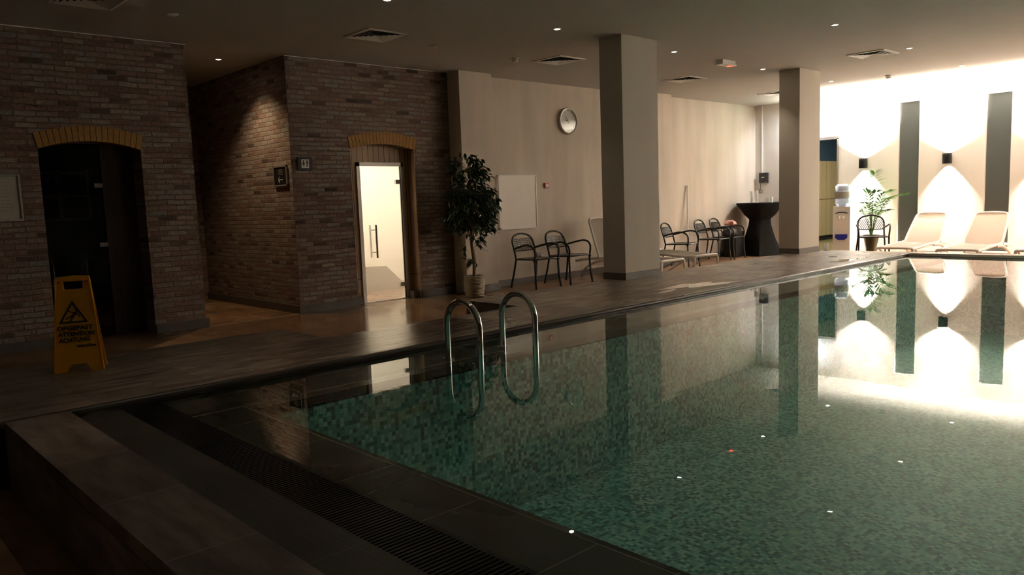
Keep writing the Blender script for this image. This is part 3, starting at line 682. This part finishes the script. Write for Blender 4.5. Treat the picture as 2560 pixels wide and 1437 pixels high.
obj('panel', B(-.1, .1, -.02, 0, -.085, .085), M['black'], t); obj('white_plate', B(-.052, .055, -.023, -.02, -.055, .055), M['white'], t)
def figure(cx, woman):
    bm = NB(); y0, y1 = -.0255, -.023
    q = [(cx+.008*math.cos(a*PI/5), .037+.008*math.sin(a*PI/5)) for a in range(10)]; prism(bm, q, 1, y0, y1)
    if woman:
        prism(bm, [(cx-.006, .027), (cx+.006, .027), (cx+.018, -.008), (cx+.006, -.012), (cx+.005, -.04), (cx-.005, -.04), (cx-.006, -.012), (cx-.018, -.008)], 1, y0, y1)
    else:
        prism(bm, [(cx-.006, .027), (cx+.006, .027), (cx+.02, .004), (cx+.016, .001), (cx+.007, .012), (cx+.006, -.006), (cx+.017, -.038), (cx+.010, -.04), (cx, -.012), (cx-.010, -.04), (cx-.017, -.038), (cx-.006, -.006), (cx-.007, .012), (cx-.016, .001), (cx-.02, .004)], 1, y0, y1)
    return bm
obj('woman_pictogram', figure(-.022, True), M['ink'], t); obj('man_pictogram', figure(.027, False), M['ink'], t)
t = thing('framed_notice', 'silver framed paper notice on the brick at the left picture edge', 'notice', (1.56, YB, 1.21), 0)
obj('paper', B(-.2, .2, -.012, 0, -.21, .21), M['paper'], t)
bm = NB(); box(bm, -.22, -.2, -.025, 0, -.232, .232); box(bm, .2, .22, -.025, 0, -.232, .232); box(bm, -.2, .2, -.025, 0, .212, .232); box(bm, -.2, .2, -.025, 0, -.232, -.212); obj('frame', bm, M['alu'], t)
bm = NB()
for i in range(9):
    x = -.16; z = .15-.035*i
    while x < .12: w_ = random.uniform(.01, .035); box(bm, x, x+w_, -.0135, -.012, z, z+.004); x += w_+.008
obj('text_line', bm, M['textgrey'], t)

# ================================================================== FURNITURE
def chair_proto():
    t = thing('armchair', 'x', 'chair', group='anthracite metal garden armchairs')
    G = M['gunmetal']
    for s in (-1, 1):
        obj('leg', T([(s*.27, -.27, 0), (s*.255, -.245, .2), (s*.25, -.235, .44)], .0155), G, t, smooth=True)
        obj('leg', T([(s*.265, .29, 0), (s*.245, .24, .22), (s*.225, .20, .44)], .0155), G, t, smooth=True)
        obj('armrest', T(smoothpath([(s*.25, -.235, .43), (s*.255, -.25, .52), (s*.265, -.24, .60), (s*.275, -.18, .655), (s*.275, -.08, .67), (s*.26, .06, .645), (s*.225, .235, .60)]), .0155, n=8), G, t, smooth=True)
    P = smoothpath([(-.225, .20, .44), (-.222, .225, .54), (-.225, .255, .64), (-.215, .285, .73), (-.15, .31, .80), (0, .325, .83), (.15, .31, .80), (.215, .285, .73), (.225, .255, .64), (.222, .225, .54), (.225, .20, .44)])
    obj('back_frame', T(P, .0155, n=8), G, t, smooth=True)
    # lattice shell of the back
    def inside(x, z):
        if z < .575 or abs(x) > .212: return False
        if z > .70: return (x/.212)**2+((z-.70)/.115)**2 < 1
        return True
    def yb(x, z): return .215+(z-.54)*.36+.02*(1-(x/.22)**2)
    bm = NB(); c = .036; hh = .05
    for r in range(7):
        z0 = .565+r*hh*.5*1.1
        for k in range(-8, 9):
            x0 = (k+(r % 2)*.5)*c
            for s in (-1, 1):
                pts = []
                for u in range(5):
                    q = u/4; x = x0+s*c*.5*(.5-.5*math.cos(q*PI)); z = z0+q*hh*.55
                    if inside(x, z): pts.append((x, yb(x, z), z))
                if len(pts) > 2: tube(bm, pts, .0052, n=4)
    tube(bm, smoothpath([(-.222, .235, .572), (-.1, .262, .565), (0, .27, .563), (.1, .262, .565), (.222, .235, .572)]), .009, n=6)
    obj('backrest', bm, G, t)
    # seat: pierced slab with rounded front and rim
    bm = NB(); out = smoothpath([(-.225, .20, .445), (-.235, 0, .445), (-.24, -.2, .45), (-.17, -.262, .45), (0, -.275, .452), (.17, -.262, .45), (.24, -.2, .45), (.235, 0, .445), (.225, .20, .445), (0, .215, .445)], 4, closed=True)
    tube(bm, out, .013, n=6, closed=True)
    A = [bm.verts.new((p.x*.98, p.y*.98, .449)) for p in out]; C = [bm.verts.new((p.x*.98, p.y*.98, .441)) for p in out]
    bm.faces.new(A); bm.faces.new(C[::-1])
    for i in range(len(A)): bm.faces.new((A[i], A[(i+1) % len(A)], C[(i+1) % len(A)], C[i]))
    obj('seat', bm, G, t)
    for sx in (-1, 1): obj('bracket', B(sx*.255-.012, sx*.255+.012, -.255, -.215, .415, .44), G, t)
    return t
ch0 = chair_proto(); first = [True]
def put_chair(x, y, rz, z, label):
    o = ch0 if first[0] else copy_tree(ch0); first[0] = False
    o.location = (x, y, z); o.rotation_euler = (0, 0, rz); o['label'] = label
put_chair(8.43, 8.49, 0, LOW, 'dark lattice-back armchair under the white board, leftmost of all')
put_chair(9.17, 8.49, math.radians(2), LOW, 'dark lattice-back armchair next to the first column, right of another')
put_chair(12.09, 8.36, math.radians(13), LOW, 'dark lattice-back armchair just right of the first column, behind the lounger')
put_chair(13.54, 8.60, math.radians(7), LOW, 'dark lattice-back armchair right of the leaning white pole')
put_chair(14.19, 8.66, math.radians(7), LOW, 'dark lattice-back armchair beside the black table, holding a bag')
put_chair(14.72, 5.95, math.radians(-62), LOW, 'dark lattice-back armchair standing in front of the palm')
t = thing('handbag', 'black bag on the seat of the chair beside the draped table', 'bag', (14.22, 8.62, LOW+.455), math.radians(7))
bm = NB(); lathe(bm, [(.15, 0), (.19, .03), (.2, .09), (.17, .15), (.08, .18)], 20, rfun=lambda a, z: 1-.25*abs(math.sin(a))); obj('body', bm, M['bag'], t, smooth=True)
obj('strap', T(smoothpath([(-.13, 0, .13), (-.1, 0, .2), (0, 0, .22), (.1, 0, .2), (.13, 0, .13)]), .008), M['bag'], t, smooth=True)
bm = NB()
pts = [(-.11, -.05, .0), (.10, -.06, .0), (.13, .04, .02), (-.09, .06, .015)]
lathe(bm, [(.10, 0), (.13, .03), (.11, .07), (.05, .10)], 14, rfun=lambda a, z: 1+.22*math.sin(3*a+20*z)+.12*math.sin(5*a))
o = tag(obj('towel', bm, M['towel'], smooth=True), 'crumpled pink towel on top of the black bag', 'towel'); o.location = (14.13, 8.55, LOW+.69)
# loungers
def lounger_proto(back_len, back_deg, sling):
    """foot end at y=0, head towards +y, hinge at 1.22"""
    t = thing('sun_lounger', 'x', 'sun lounger', group='cream resin sun loungers')
    Lm = M['lounger']; w = .29; hy = 1.25
    def rail(s): return smoothpath([(s*w, 0.0, .315), (s*w, .3, .32), (s*w, .7, .34), (s*w, 1.1, .35), (s*w, 1.5, .33), (s*w, 1.78, .29)], 5)
    for s in (-1, 1): obj('side_rail', T(rail(s), .024, n=8), Lm, t, smooth=True)
    obj('foot_bar', T(smoothpath([(-w, .0, .31), (-w+.04, -.01, .325), (0, -.015, .328), (w-.04, -.01, .325), (w, .0, .31)]), .022, n=8), Lm, t, smooth=True)
    for s in (-1, 1):
        obj('leg', T(smoothpath([(s*w, .0, .315), (s*(w+.02), -.01, .2), (s*(w+.035), .0, 0.022)]), lambda q: .024-.007*q), Lm, t, smooth=True)
        obj('leg', T(smoothpath([(s*w, .95, .33), (s*(w+.03), 1.25, .30), (s*(w+.05), 1.52, .17), (s*(w+.055), 1.62, .025)]), lambda q: .026-.008*q), Lm, t, smooth=True)
        obj('brace', T([(s*w, .12, .30), (s*(w-.01), .62, .04)], .014), Lm, t, smooth=True)
    obj('cross_bar', T([(-w, .62, .04), (w, .62, .04)], .014), Lm, t, smooth=True); obj('cross_bar', T([(-w-.04, 1.52, .17), (w+.04, 1.52, .17)], .014), Lm, t, smooth=True)
    def sheet(rows):
        bm = NB(); V = [[bm.verts.new(p) for p in r] for r in rows]
        for a, b in zip(V, V[1:]):
            for i in range(len(a)-1): bm.faces.new((a[i], a[i+1], b[i+1], b[i]))
        bmesh.ops.solidify(bm, geom=bm.faces[:], thickness=.004); return bm
    rows = []
    for p in rail(1):
        if p.y > hy: break
        rows.append([(-w+.005+i*(2*w-.01)/8, p.y, p.z+.012-.018*math.sin(PI*i/8)) for i in range(9)])
    obj('seat_sling', sheet(rows), sling, t, smooth=True)
    a = math.radians(back_deg); ca, sa = math.cos(a), math.sin(a)
    def bp(x, u, off=0): return (x, hy+u*ca-off*sa, .35+u*sa+off*ca)
    wt = w-.03
    P = [bp(-w+.0, 0), bp(-w+.005, .3*back_len), bp(-wt, .8*back_len), bp(-wt+.02, .95*back_len), bp(-wt+.08, back_len), bp(0, back_len+.012), bp(wt-.08, back_len), bp(wt-.02, .95*back_len), bp(wt, .8*back_len), bp(w-.005, .3*back_len), bp(w, 0)]
    obj('back_frame', T(smoothpath(P), .02, n=8), Lm, t, smooth=True)
    rows = []
    for k in range(9):
        u = back_len*(k/8)*.99; ww = w-.03*(k/8)-(.06 if k == 8 else .012 if k == 7 else 0)
        rows.append([bp(-ww+2*ww*i/8, u, -.012*math.sin(PI*i/8)) for i in range(9)])
    obj('back_sling', sheet(rows), sling, t, smooth=True)
    for s in (-1, 1): obj('hinge', T([(s*w-.03, hy, .36), (s*w+.03, hy, .36)], .024), Lm, t, smooth=True)
    return t
la = lounger_proto(.70, 68, M['sling']); la.location = (10.15, 7.17, LOW); la['label'] = 'taupe sun lounger half hidden behind the first column, back raised'
lb = copy_tree(la); lb.location = (11.19, 7.24, LOW); lb.rotation_euler = (0, 0, math.radians(-5)); lb['label'] = 'taupe sun lounger right of the first column, larger foot end nearest the table'
lc = lounger_proto(.70, 45, M['slinglight']); lc.location = (13.58, 5.13, LOW); lc.rotation_euler = (0, 0, math.radians(-90)); lc['label'] = 'cream sun lounger in front of the far wall, next to the palm chair'
ld_ = copy_tree(lc); ld_.location = (13.42, 4.12, LOW); ld_.rotation_euler = (0, 0, math.radians(-90)); ld_['label'] = 'cream sun lounger in front of the second tall dark pane'
le = copy_tree(lc); le.location = (13.5, 3.05, LOW); le.rotation_euler = (0, 0, math.radians(-90)); le['label'] = 'cream sun lounger cut off by the right picture edge'

# draped standing table
TX, TY = 15.26, 8.53
t = thing('standing_table', 'round standing table hidden under the black stretch cloth', 'table', (TX, TY, LOW), 0)
obj('tabletop', lathe(NB(), [(.47, 1.08), (.47, 1.105)], 32), M['black'], t); obj('post', lathe(NB(), [(.03, .03), (.03, 1.08)], 16), M['steel'], t); obj('base', lathe(NB(), [(.3, 0), (.28, .03)], 24), M['steel'], t)
bm = NB(); n = 64; rings = []
prof = [(.475, 1.117, 0), (.485, 1.112, 0), (.485, 1.085, 0), (.40, .98, 0), (.32, .86, 0), (.225, .775, 0), (.22, .745, 0), (.235, .64, .15), (.275, .5, .35), (.335, .33, .6), (.41, .16, .85), (.50, .012, 1)]
for r, z, sq in prof:
    ring = []
    for i in range(n):
        a = 2*PI*i/n; b = a+math.radians(18)
        s = .707/max(abs(math.cos(b)), abs(math.sin(b)))
        k = (1-sq)+sq*s+.014*math.sin(a*9+z*5)*(1 if z < 1.05 else 0)*(1-.8*sq)
        ring.append(bm.verts.new((r*k*math.cos(a), r*k*math.sin(a), z)))
    rings.append(ring)
for a, b in zip(rings, rings[1:]):
    for i in range(n): bm.faces.new((a[i], a[(i+1) % n], b[(i+1) % n], b[i]))
bm.faces.new(rings[0])
o = tag(obj('tablecloth', bm, M['cloth'], smooth=True), 'black stretch cloth gathered at the waist over the standing table', 'tablecloth'); o.location = (TX, TY, LOW)
def cup(x, y, z, h, r, label, group='clear plastic cups'):
    bm = NB(); lathe(bm, [(r*.72, 0), (r*.72, .003), (r, h), (r*.94, h), (r*.66, .005)], 16, cap=False)
    o = tag(obj('plastic_cup', bm, M['cup'], smooth=True), label, 'cup', group); o.location = (x, y, z)
def cupstack(x, y, z, h, label):
    bm = NB(); pr = []
    k = int(h/.012)
    pr = [(.025, 0), (.034, .09)]
    for i in range(1, k-6): pr += [(.033, .09+.012*i-.008), (.036, .09+.012*i)]
    lathe(bm, pr, 14); o = tag(obj('cup_stack', bm, M['cup'], smooth=False), label, 'cups', 'stacks of clear cups on the table'); o.location = (x, y, z)
zt = LOW+1.119
cupstack(15.05, 8.60, zt, .24, 'left tall stack of clear cups on the black table'); cupstack(15.12, 8.53, zt, .26, 'tallest stack of clear cups on the black table'); cupstack(15.02, 8.46, zt, .16, 'short stack of clear cups on the black table')
for x, y, s in ((15.05, 8.25, 'left'), (15.12, 8.20, 'middle'), (15.05, 8.15, 'right')): cup(x, y, zt, .11, .04, 'single clear cup on the black table, %s of three' % s)
cup(12.60, 5.84, 0.001, .12, .042, 'clear plastic cup standing on the stone pool edge past the column')

# potted fig
FX, FY = 7.13, 8.44
t = thing('potted_fig_tree', 'artificial fig tree in a ribbed cream pot beside the brick wall', 'plant', (FX, FY, LOW), 0)
prof = [(.115, 0)]
for i in range(15):
    z = .01+i*.0195; r = .118+.030*math.sin(min(1, (z+.02)/.30)*PI*.75)
    prof += [(r, z), (r+.004, z+.008), (r, z+.016)]
prof += [(.135, .305), (.122, .305), (.12, .28)]
obj('pot', lathe(NB(), prof, 36, cap=False), M['potclay'], t, smooth=True); obj('pot_base', lathe(NB(), [(.112, .002), (.112, .01)], 20), M['potclay'], t); obj('soil', lathe(NB(), [(.12, .26), (.12, .278)], 20), M['soil'], t)
trk = smoothpath([(0, 0, .27), (.01, 0, .5), (-.015, .01, .8), (.01, 0, 1.1), (0, .01, 1.45), (.01, 0, 1.85)], 6)
bm = NB(); tube(bm, trk, lambda q: .026*(1-.6*q), n=8); tube(bm, smoothpath([(.02, 0, .28), (.05, .01, .5), (.02, .03, .75), (-.03, 0, 1.0), (.03, 0, 1.3)]), .008)
obj('trunk', bm, M['bark'], t, smooth=True)
def leaf(bm, p, d, up, ln, wd):
    d = d.normalized(); s = d.cross(up)
    if s.length < .01: s = d.cross(Vector((1, 0, 0)))
    s.normalize(); nrm = s.cross(d)
    row = []
    for q, w_, b in ((0, .06, 0), (.25, .8, -.02), (.5, 1, -.05), (.75, .6, -.12), (1, .02, -.25)):
        c = p+d*ln*q+nrm*ln*b; row.append((bm.verts.new(c-s*wd*w_*.5+nrm*wd*.12*w_), bm.verts.new(c), bm.verts.new(c+s*wd*w_*.5+nrm*wd*.12*w_)))
    for a, b in zip(row, row[1:]):
        bm.faces.new((a[0], a[1], b[1], b[0])); bm.faces.new((a[1], a[2], b[2], b[1]))
rnd = random.Random(3)
bm = NB(); bb = NB()
def prof_r(z):   # silhouette radius by height above the floor
    pts = [(.50, .10), (.62, .2), (.72, .17), (.84, .22), (.98, .30), (1.15, .36), (1.32, .37), (1.5, .33), (1.62, .22), (1.78, .24), (1.92, .24), (2.0, .14)]
    for (a, ra), (b, rb) in zip(pts, pts[1:]):
        if a <= z <= b: return ra+(rb-ra)*(z-a)/(b-a)
    return .1
for k in range(330):
    z = rnd.choice([rnd.uniform(.5, 2.0), rnd.uniform(.95, 1.95), rnd.uniform(1.0, 1.5)])
    if z < .9 and rnd.random() < .5: continue
    a = rnd.uniform(0, 2*PI); r = prof_r(z)*math.sqrt(rnd.uniform(.1, 1))
    if z > 1.6: off = Vector((-.02, .0, 0))
    else: off = Vector((0, 0, 0))
    tip = Vector((r*math.cos(a), r*math.sin(a), z))+off
    b0 = Vector((0, 0, max(.45, z-.18)))
    if rnd.random() < .45: tube(bb, [b0, (b0+tip)/2+Vector((0, 0, .03)), tip], .003, n=4)
    for j in range(rnd.randint(5, 8)):
        p = tip+Vector((rnd.gauss(0, .03), rnd.gauss(0, .03), rnd.gauss(0, .03)))
        d = Vector((math.cos(a)+rnd.gauss(0, .8), math.sin(a)+rnd.gauss(0, .8), rnd.gauss(-.55, .5)))
        leaf(bm, p, d, Vector((rnd.gauss(0, .4), rnd.gauss(0, .4), 1)), rnd.uniform(.07, .11), rnd.uniform(.032, .048))
for v in list(bm.verts)+list(bb.verts):
    if v.co.y > .30: v.co.y = .30+(v.co.y-.30)*.3
obj('foliage', bm, M['leaf'], t); obj('twigs', bb, M['bark'], t)
# potted palm
PX, PY = 15.38, 6.24
t = thing('potted_palm', 'bright green palm in an olive pot before the far wall', 'plant', (PX, PY, LOW), 0)
obj('pot', lathe(NB(), [(.075, 0), (.08, .02), (.10, .2), (.145, .42), (.15, .44), (.135, .44), (.13, .4)], 28, cap=False), M['greenpot'], t, smooth=True); obj('soil', lathe(NB(), [(.12, .36), (.128, .39)], 20), M['soil'], t)
rnd = random.Random(11)
for k in range(14):
    a = k*2.4+rnd.uniform(-.3, .3); lean = rnd.uniform(.12, .52); hgt = rnd.uniform(.6, 1.05) if k else 1.4
    if k in (0, 1): lean = .1
    P = smoothpath([(0, 0, .38), (lean*.25*math.cos(a), lean*.25*math.sin(a), .38+hgt*.45), (lean*.65*math.cos(a), lean*.65*math.sin(a), .36+hgt*.8), (lean*1.15*math.cos(a), lean*1.15*math.sin(a), .34+hgt*.92)], 6)
    bm = NB(); tube(bm, P, lambda q: .008*(1-.8*q), n=5); m = len(P)
    for i in range(int(m*.45), m):
        q = (i-m*.45)/(m*.55); d = (P[min(i+1, m-1)]-P[i-1]).normalized(); s = d.cross(Vector((0, 0, 1))).normalized()
        for sg in (-1, 1):
            for r_ in range(2):
                leaf(bm, P[i]+d*.01*r_, s*sg+d*(.6+q)+Vector((0, 0, -.15)), Vector((0, 0, 1)), .27*(1-.45*q)*rnd.uniform(.8, 1.1), .030)
    for v in bm.verts:
        if v.co.x > .45: v.co.x = .45+(v.co.x-.45)*.25
        if v.co.y > .24: v.co.y = .24+(v.co.y-.24)*.2
    obj('frond', bm, M['palmleaf'], t)
# water dispenser
t = thing('water_dispenser', 'white bottle water dispenser beside the changing room doorway', 'water dispenser', (15.35, 6.80, LOW), math.radians(20))
obj('cabinet', B(-.16, .16, -.155, .155, 0, 1.0), M['white'], t, bevel=.02)
obj('recess_panel', B(-.166, -.158, -.11, .11, .42, .86), M['board'], t)
obj('arch_trim', prism(NB(), [(-.11, .86), (-.11, .875), (-.05, .9), (.05, .9), (.11, .875), (.11, .86), (.05, .88), (-.05, .88)], 0, -.172, -.166), M['ink'], t)
for s in (-.04, .04): obj('tap', T([(-.165, s, .80), (-.20, s, .80), (-.205, s, .77)], .012), M['white'], t)
obj('drip_tray', prism(NB(), [(-.11, .46), (.11, .46), (.11, .39), (.06, .35), (-.06, .35), (-.11, .39)], 0, -.20, -.16), M['blue'], t)
bt = obj('bottle', lathe(NB(), [(.06, 1.0), (.10, 1.03), (.135, 1.06), (.135, 1.14), (.128, 1.15), (.135, 1.16), (.135, 1.30), (.128, 1.31), (.135, 1.32), (.132, 1.40), (.09, 1.44)], 28), M['bottle'], t, smooth=True)
obj('label_band', lathe(NB(), [(.137, 1.17), (.137, 1.29)], 28, cap=False), M['textgrey'], bt)

# ================================================================== WET FLOOR SIGN
t = thing('wet_floor_sign', 'amber folding wet floor sign standing on the deck at left', 'sign', (1.3155, 5.5635, 0), math.radians(-20.6))
hS = .625; lean = .085
def panel(front):
    bm = NB(); s = -1 if front else 1
    # outline with handle hole and foot notch, local x, z along the panel
    top, bot = .098, .146
    def X(z): return bot+(top-bot)*z/hS
    prism(bm, [(-X(0), 0), (-X(0)+.075, 0), (-X(0)+.10, .05), (X(0)-.10, .05), (X(0)-.075, 0), (X(0), 0), (X(.535), .535), (-X(.535), .535)], 1, -.004, .004)
    prism(bm, [(-X(.535), .535), (-.055, .535), (-.058, .59), (-X(.59), .59)], 1, -.004, .004)
    prism(bm, [(.055, .535), (X(.535), .535), (X(.59), .59), (.058, .59)], 1, -.004, .004)
    prism(bm, [(-X(.59), .59), (X(.59), .59), (.095, .618), (0, hS), (-.095, .618)], 1, -.006, .006)
    # raised side ribs and fold line
    for q in (-1, 1): prism(bm, [(q*X(0), 0), (q*(X(0)-.008), 0), (q*(X(hS)-.008), hS-.02), (q*X(hS), hS-.02)], 1, -.010, .004)
    box(bm, -.125, .125, -.006, -.003, .145, .148)
    Mx = Matrix.Translation((0, s*lean*1.0, 0)) @ Matrix.Rotation(-s*math.atan2(lean, hS), 4, 'X')
    if not front: Mx = Matrix.Translation((0, lean, 0)) @ Matrix.Rotation(math.atan2(lean, hS), 4, 'X')
    else: Mx = Matrix.Translation((0, 0, 0)) @ Matrix.Rotation(-math.atan2(lean, hS), 4, 'X')
    bm.transform(Mx); return bm, Mx
bmf, MF = panel(True); fp = obj('front_panel', bmf, M['yellow'], t)
bmb, MB_ = panel(False)
bmb.free(); bmb = NB(); panel_src = fp.data
bmb.from_mesh(panel_src); bmb.transform(Matrix.Translation((0, 2*lean+.012, 0)) @ Matrix.Scale(-1, 4, (0, 1, 0))); obj('back_panel', bmb, M['yellow'], t)
for s in (-1, 1): obj('pivot', T([(s*.08, lean-.022, hS-.045), (s*.08, lean+.03, hS-.045)], .008), M['red'], t)
def flat(polys, y=-.0065, dy=.0015):
    bm = NB()
    for q in polys: prism(bm, q, 1, y-dy, y)
    bm.transform(MF); return bm
# warning triangle ring and the slipping figure
tr_o = [(-.095, .318), (.072, .318), (-.0115, .462)]; c0 = (-.0115, .366)
def shrink(p, k): return (c0[0]+(p[0]-c0[0])*k, c0[1]+(p[1]-c0[1])*k)
tri = []
for i in range(3):
    a, b = tr_o[i], tr_o[(i+1) % 3]; tri.append([a, b, shrink(b, .78), shrink(a, .78)])
obj('warning_triangle', flat(tri), M['ink'], fp)
def limb(a, b, w):
    dx, dz = b[0]-a[0], b[1]-a[1]; l = math.hypot(dx, dz); nx, nz = -dz/l*w/2, dx/l*w/2
    return [(a[0]+nx, a[1]+nz), (b[0]+nx, b[1]+nz), (b[0]-nx, b[1]-nz), (a[0]-nx, a[1]-nz)]
fx, fz = -.0115, .35
fig = [[(fx+.022+.008*math.cos(k*PI/4), fz+.046+.008*math.sin(k*PI/4)) for k in range(8)], limb((fx+.018, fz+.036), (fx-.004, fz+.008), .016), limb((fx+.012, fz+.032), (fx-.012, fz+.04), .006), limb((fx-.012, fz+.04), (fx-.024, fz+.048), .006),
       limb((fx+.02, fz+.034), (fx+.034, fz+.02), .006), limb((fx+.034, fz+.02), (fx+.034, fz+.004), .006), limb((fx-.002, fz+.012), (fx-.026, fz+.004), .009), limb((fx-.026, fz+.004), (fx-.044, fz-.008), .007), limb((fx-.002, fz+.010), (fx-.018, fz-.022), .009)]
obj('slipping_figure', flat(fig), M['ink'], fp)
TXT = MF @ Matrix.Translation((0, -.0085, 0)) @ RX
text('lettering', 'OPGEPAST', .038, M['ink'], TXT @ Matrix.Translation((-.108, .272, 0)), fp, width=.205)
text('lettering', 'ATTENTION', .038, M['ink'], TXT @ Matrix.Translation((-.106, .234, 0)), fp, width=.210)
text('lettering', 'ACHTUNG', .038, M['ink'], TXT @ Matrix.Translation((-.104, .196, 0)), fp, width=.180)
text('lettering', 'wecoline', .030, M['ink'], TXT @ Matrix.Translation((-.005, .158, 0)), fp, width=.112)

# ================================================================== POOL LADDER
LX0, LX1 = 3.215, 3.72
t = thing('pool_ladder', 'polished steel pool ladder with two looped handrails at the long pool edge', 'pool ladder', (LX0, 3.95, WATER), 0)
ya, yb_ = 3.775-3.95, 4.112-3.95; R_ = (yb_-ya)/2; yc = (ya+yb_)/2; zt = .375-WATER
for x in (0, LX1-LX0):
    P = [(x, 3.903-3.95, -.34), (x, ya+.06, -.33), (x, ya+.012, -.28), (x, ya, -.22), (x, ya, 0), (x, ya, zt-R_)]
    P += [(x, yc+R_*math.cos(a), zt-.0225-R_+R_*math.sin(a)) for a in [PI-PI*k/16 for k in range(1, 16)]]
    P += [(x, yb_, zt-R_), (x, yb_, 0), (x, yb_, -.011)]
    obj('handrail', T(P, .0215, n=16), M['chrome'], t, smooth=True)
    obj('mounting_collar', lathe(NB(), [(.04, -.0155), (.04, -.004), (.025, 0.0)], 20, c=(x, yb_)), M['chrome'], t, smooth=True)
# box behind the chairs, puddles on the deck
t = thing('black_bin', 'black box standing on the floor behind the chairs left of the draped table', 'bin', (14.72, 8.83, LOW), math.radians(4))
obj('body', B(-.2, .2, -.14, .14, 0, .50), M['bag'], t, bevel=.02); obj('lid', B(-.205, .205, -.145, .145, .50, .53), M['black'], t, bevel=.01)
def puddle(cx, cy, rx, ry, rot, seed, label):
    r_ = random.Random(seed); bm = NB(); n = 48; ph = [r_.uniform(0, 6.28) for _ in range(6)]; V = []
    for i in range(n):
        a = 2*PI*i/n; k = 1+.28*math.sin(2*a+ph[0])+.22*math.sin(3*a+ph[1])+.16*math.sin(5*a+ph[2])+.12*math.sin(9*a+ph[3])+.08*math.sin(14*a+ph[4])
        x, y = rx*k*math.cos(a), ry*k*math.sin(a); V.append(bm.verts.new((x*math.cos(rot)-y*math.sin(rot), x*math.sin(rot)+y*math.cos(rot), 0)))
    c = bm.verts.new((0, 0, .0012))
    for i in range(n): bm.faces.new((V[i], V[(i+1) % n], c))
    o = tag(obj('puddle', bm, M['wetfilm'], smooth=True), label, 'puddle', 'puddles on the deck'); o.location = (cx, cy, .0016)
    if o.data.polygons[0].normal.z < 0: o.data.flip_normals()
M['wetfilm'] = plain('water film on slate', (.10, .075, .055), rough=.03, spec=.5)
puddle(7.3, 4.87, .50, .13, math.radians(-8), 5, 'bright irregular puddle on the deck in front of the first column')
puddle(6.62, 4.80, .2, .05, math.radians(5), 8, 'narrow small puddle left of the larger bright one')
puddle(11.0, 4.75, .45, .08, math.radians(0), 9, 'shiny wet strip along the deck edge near the far corner')
# drain covers in the deck
for x, y, r, s in ((11.40, 5.18, .09, 'larger round drain cover in the deck near the second column'), (9.90, 5.60, .04, 'small round drain cover in the deck between the columns')):
    t = thing('drain_cover', s, 'drain', (x, y, 0), 0, 'round drains in the deck')
    obj('ring', lathe(NB(), [(r, .0005), (r, .003), (r*.85, .004)], 24), M['steel'], t, smooth=True); obj('grid', lathe(NB(), [(r*.8, .004), (r*.8, .0045)], 24), M['void'], t)
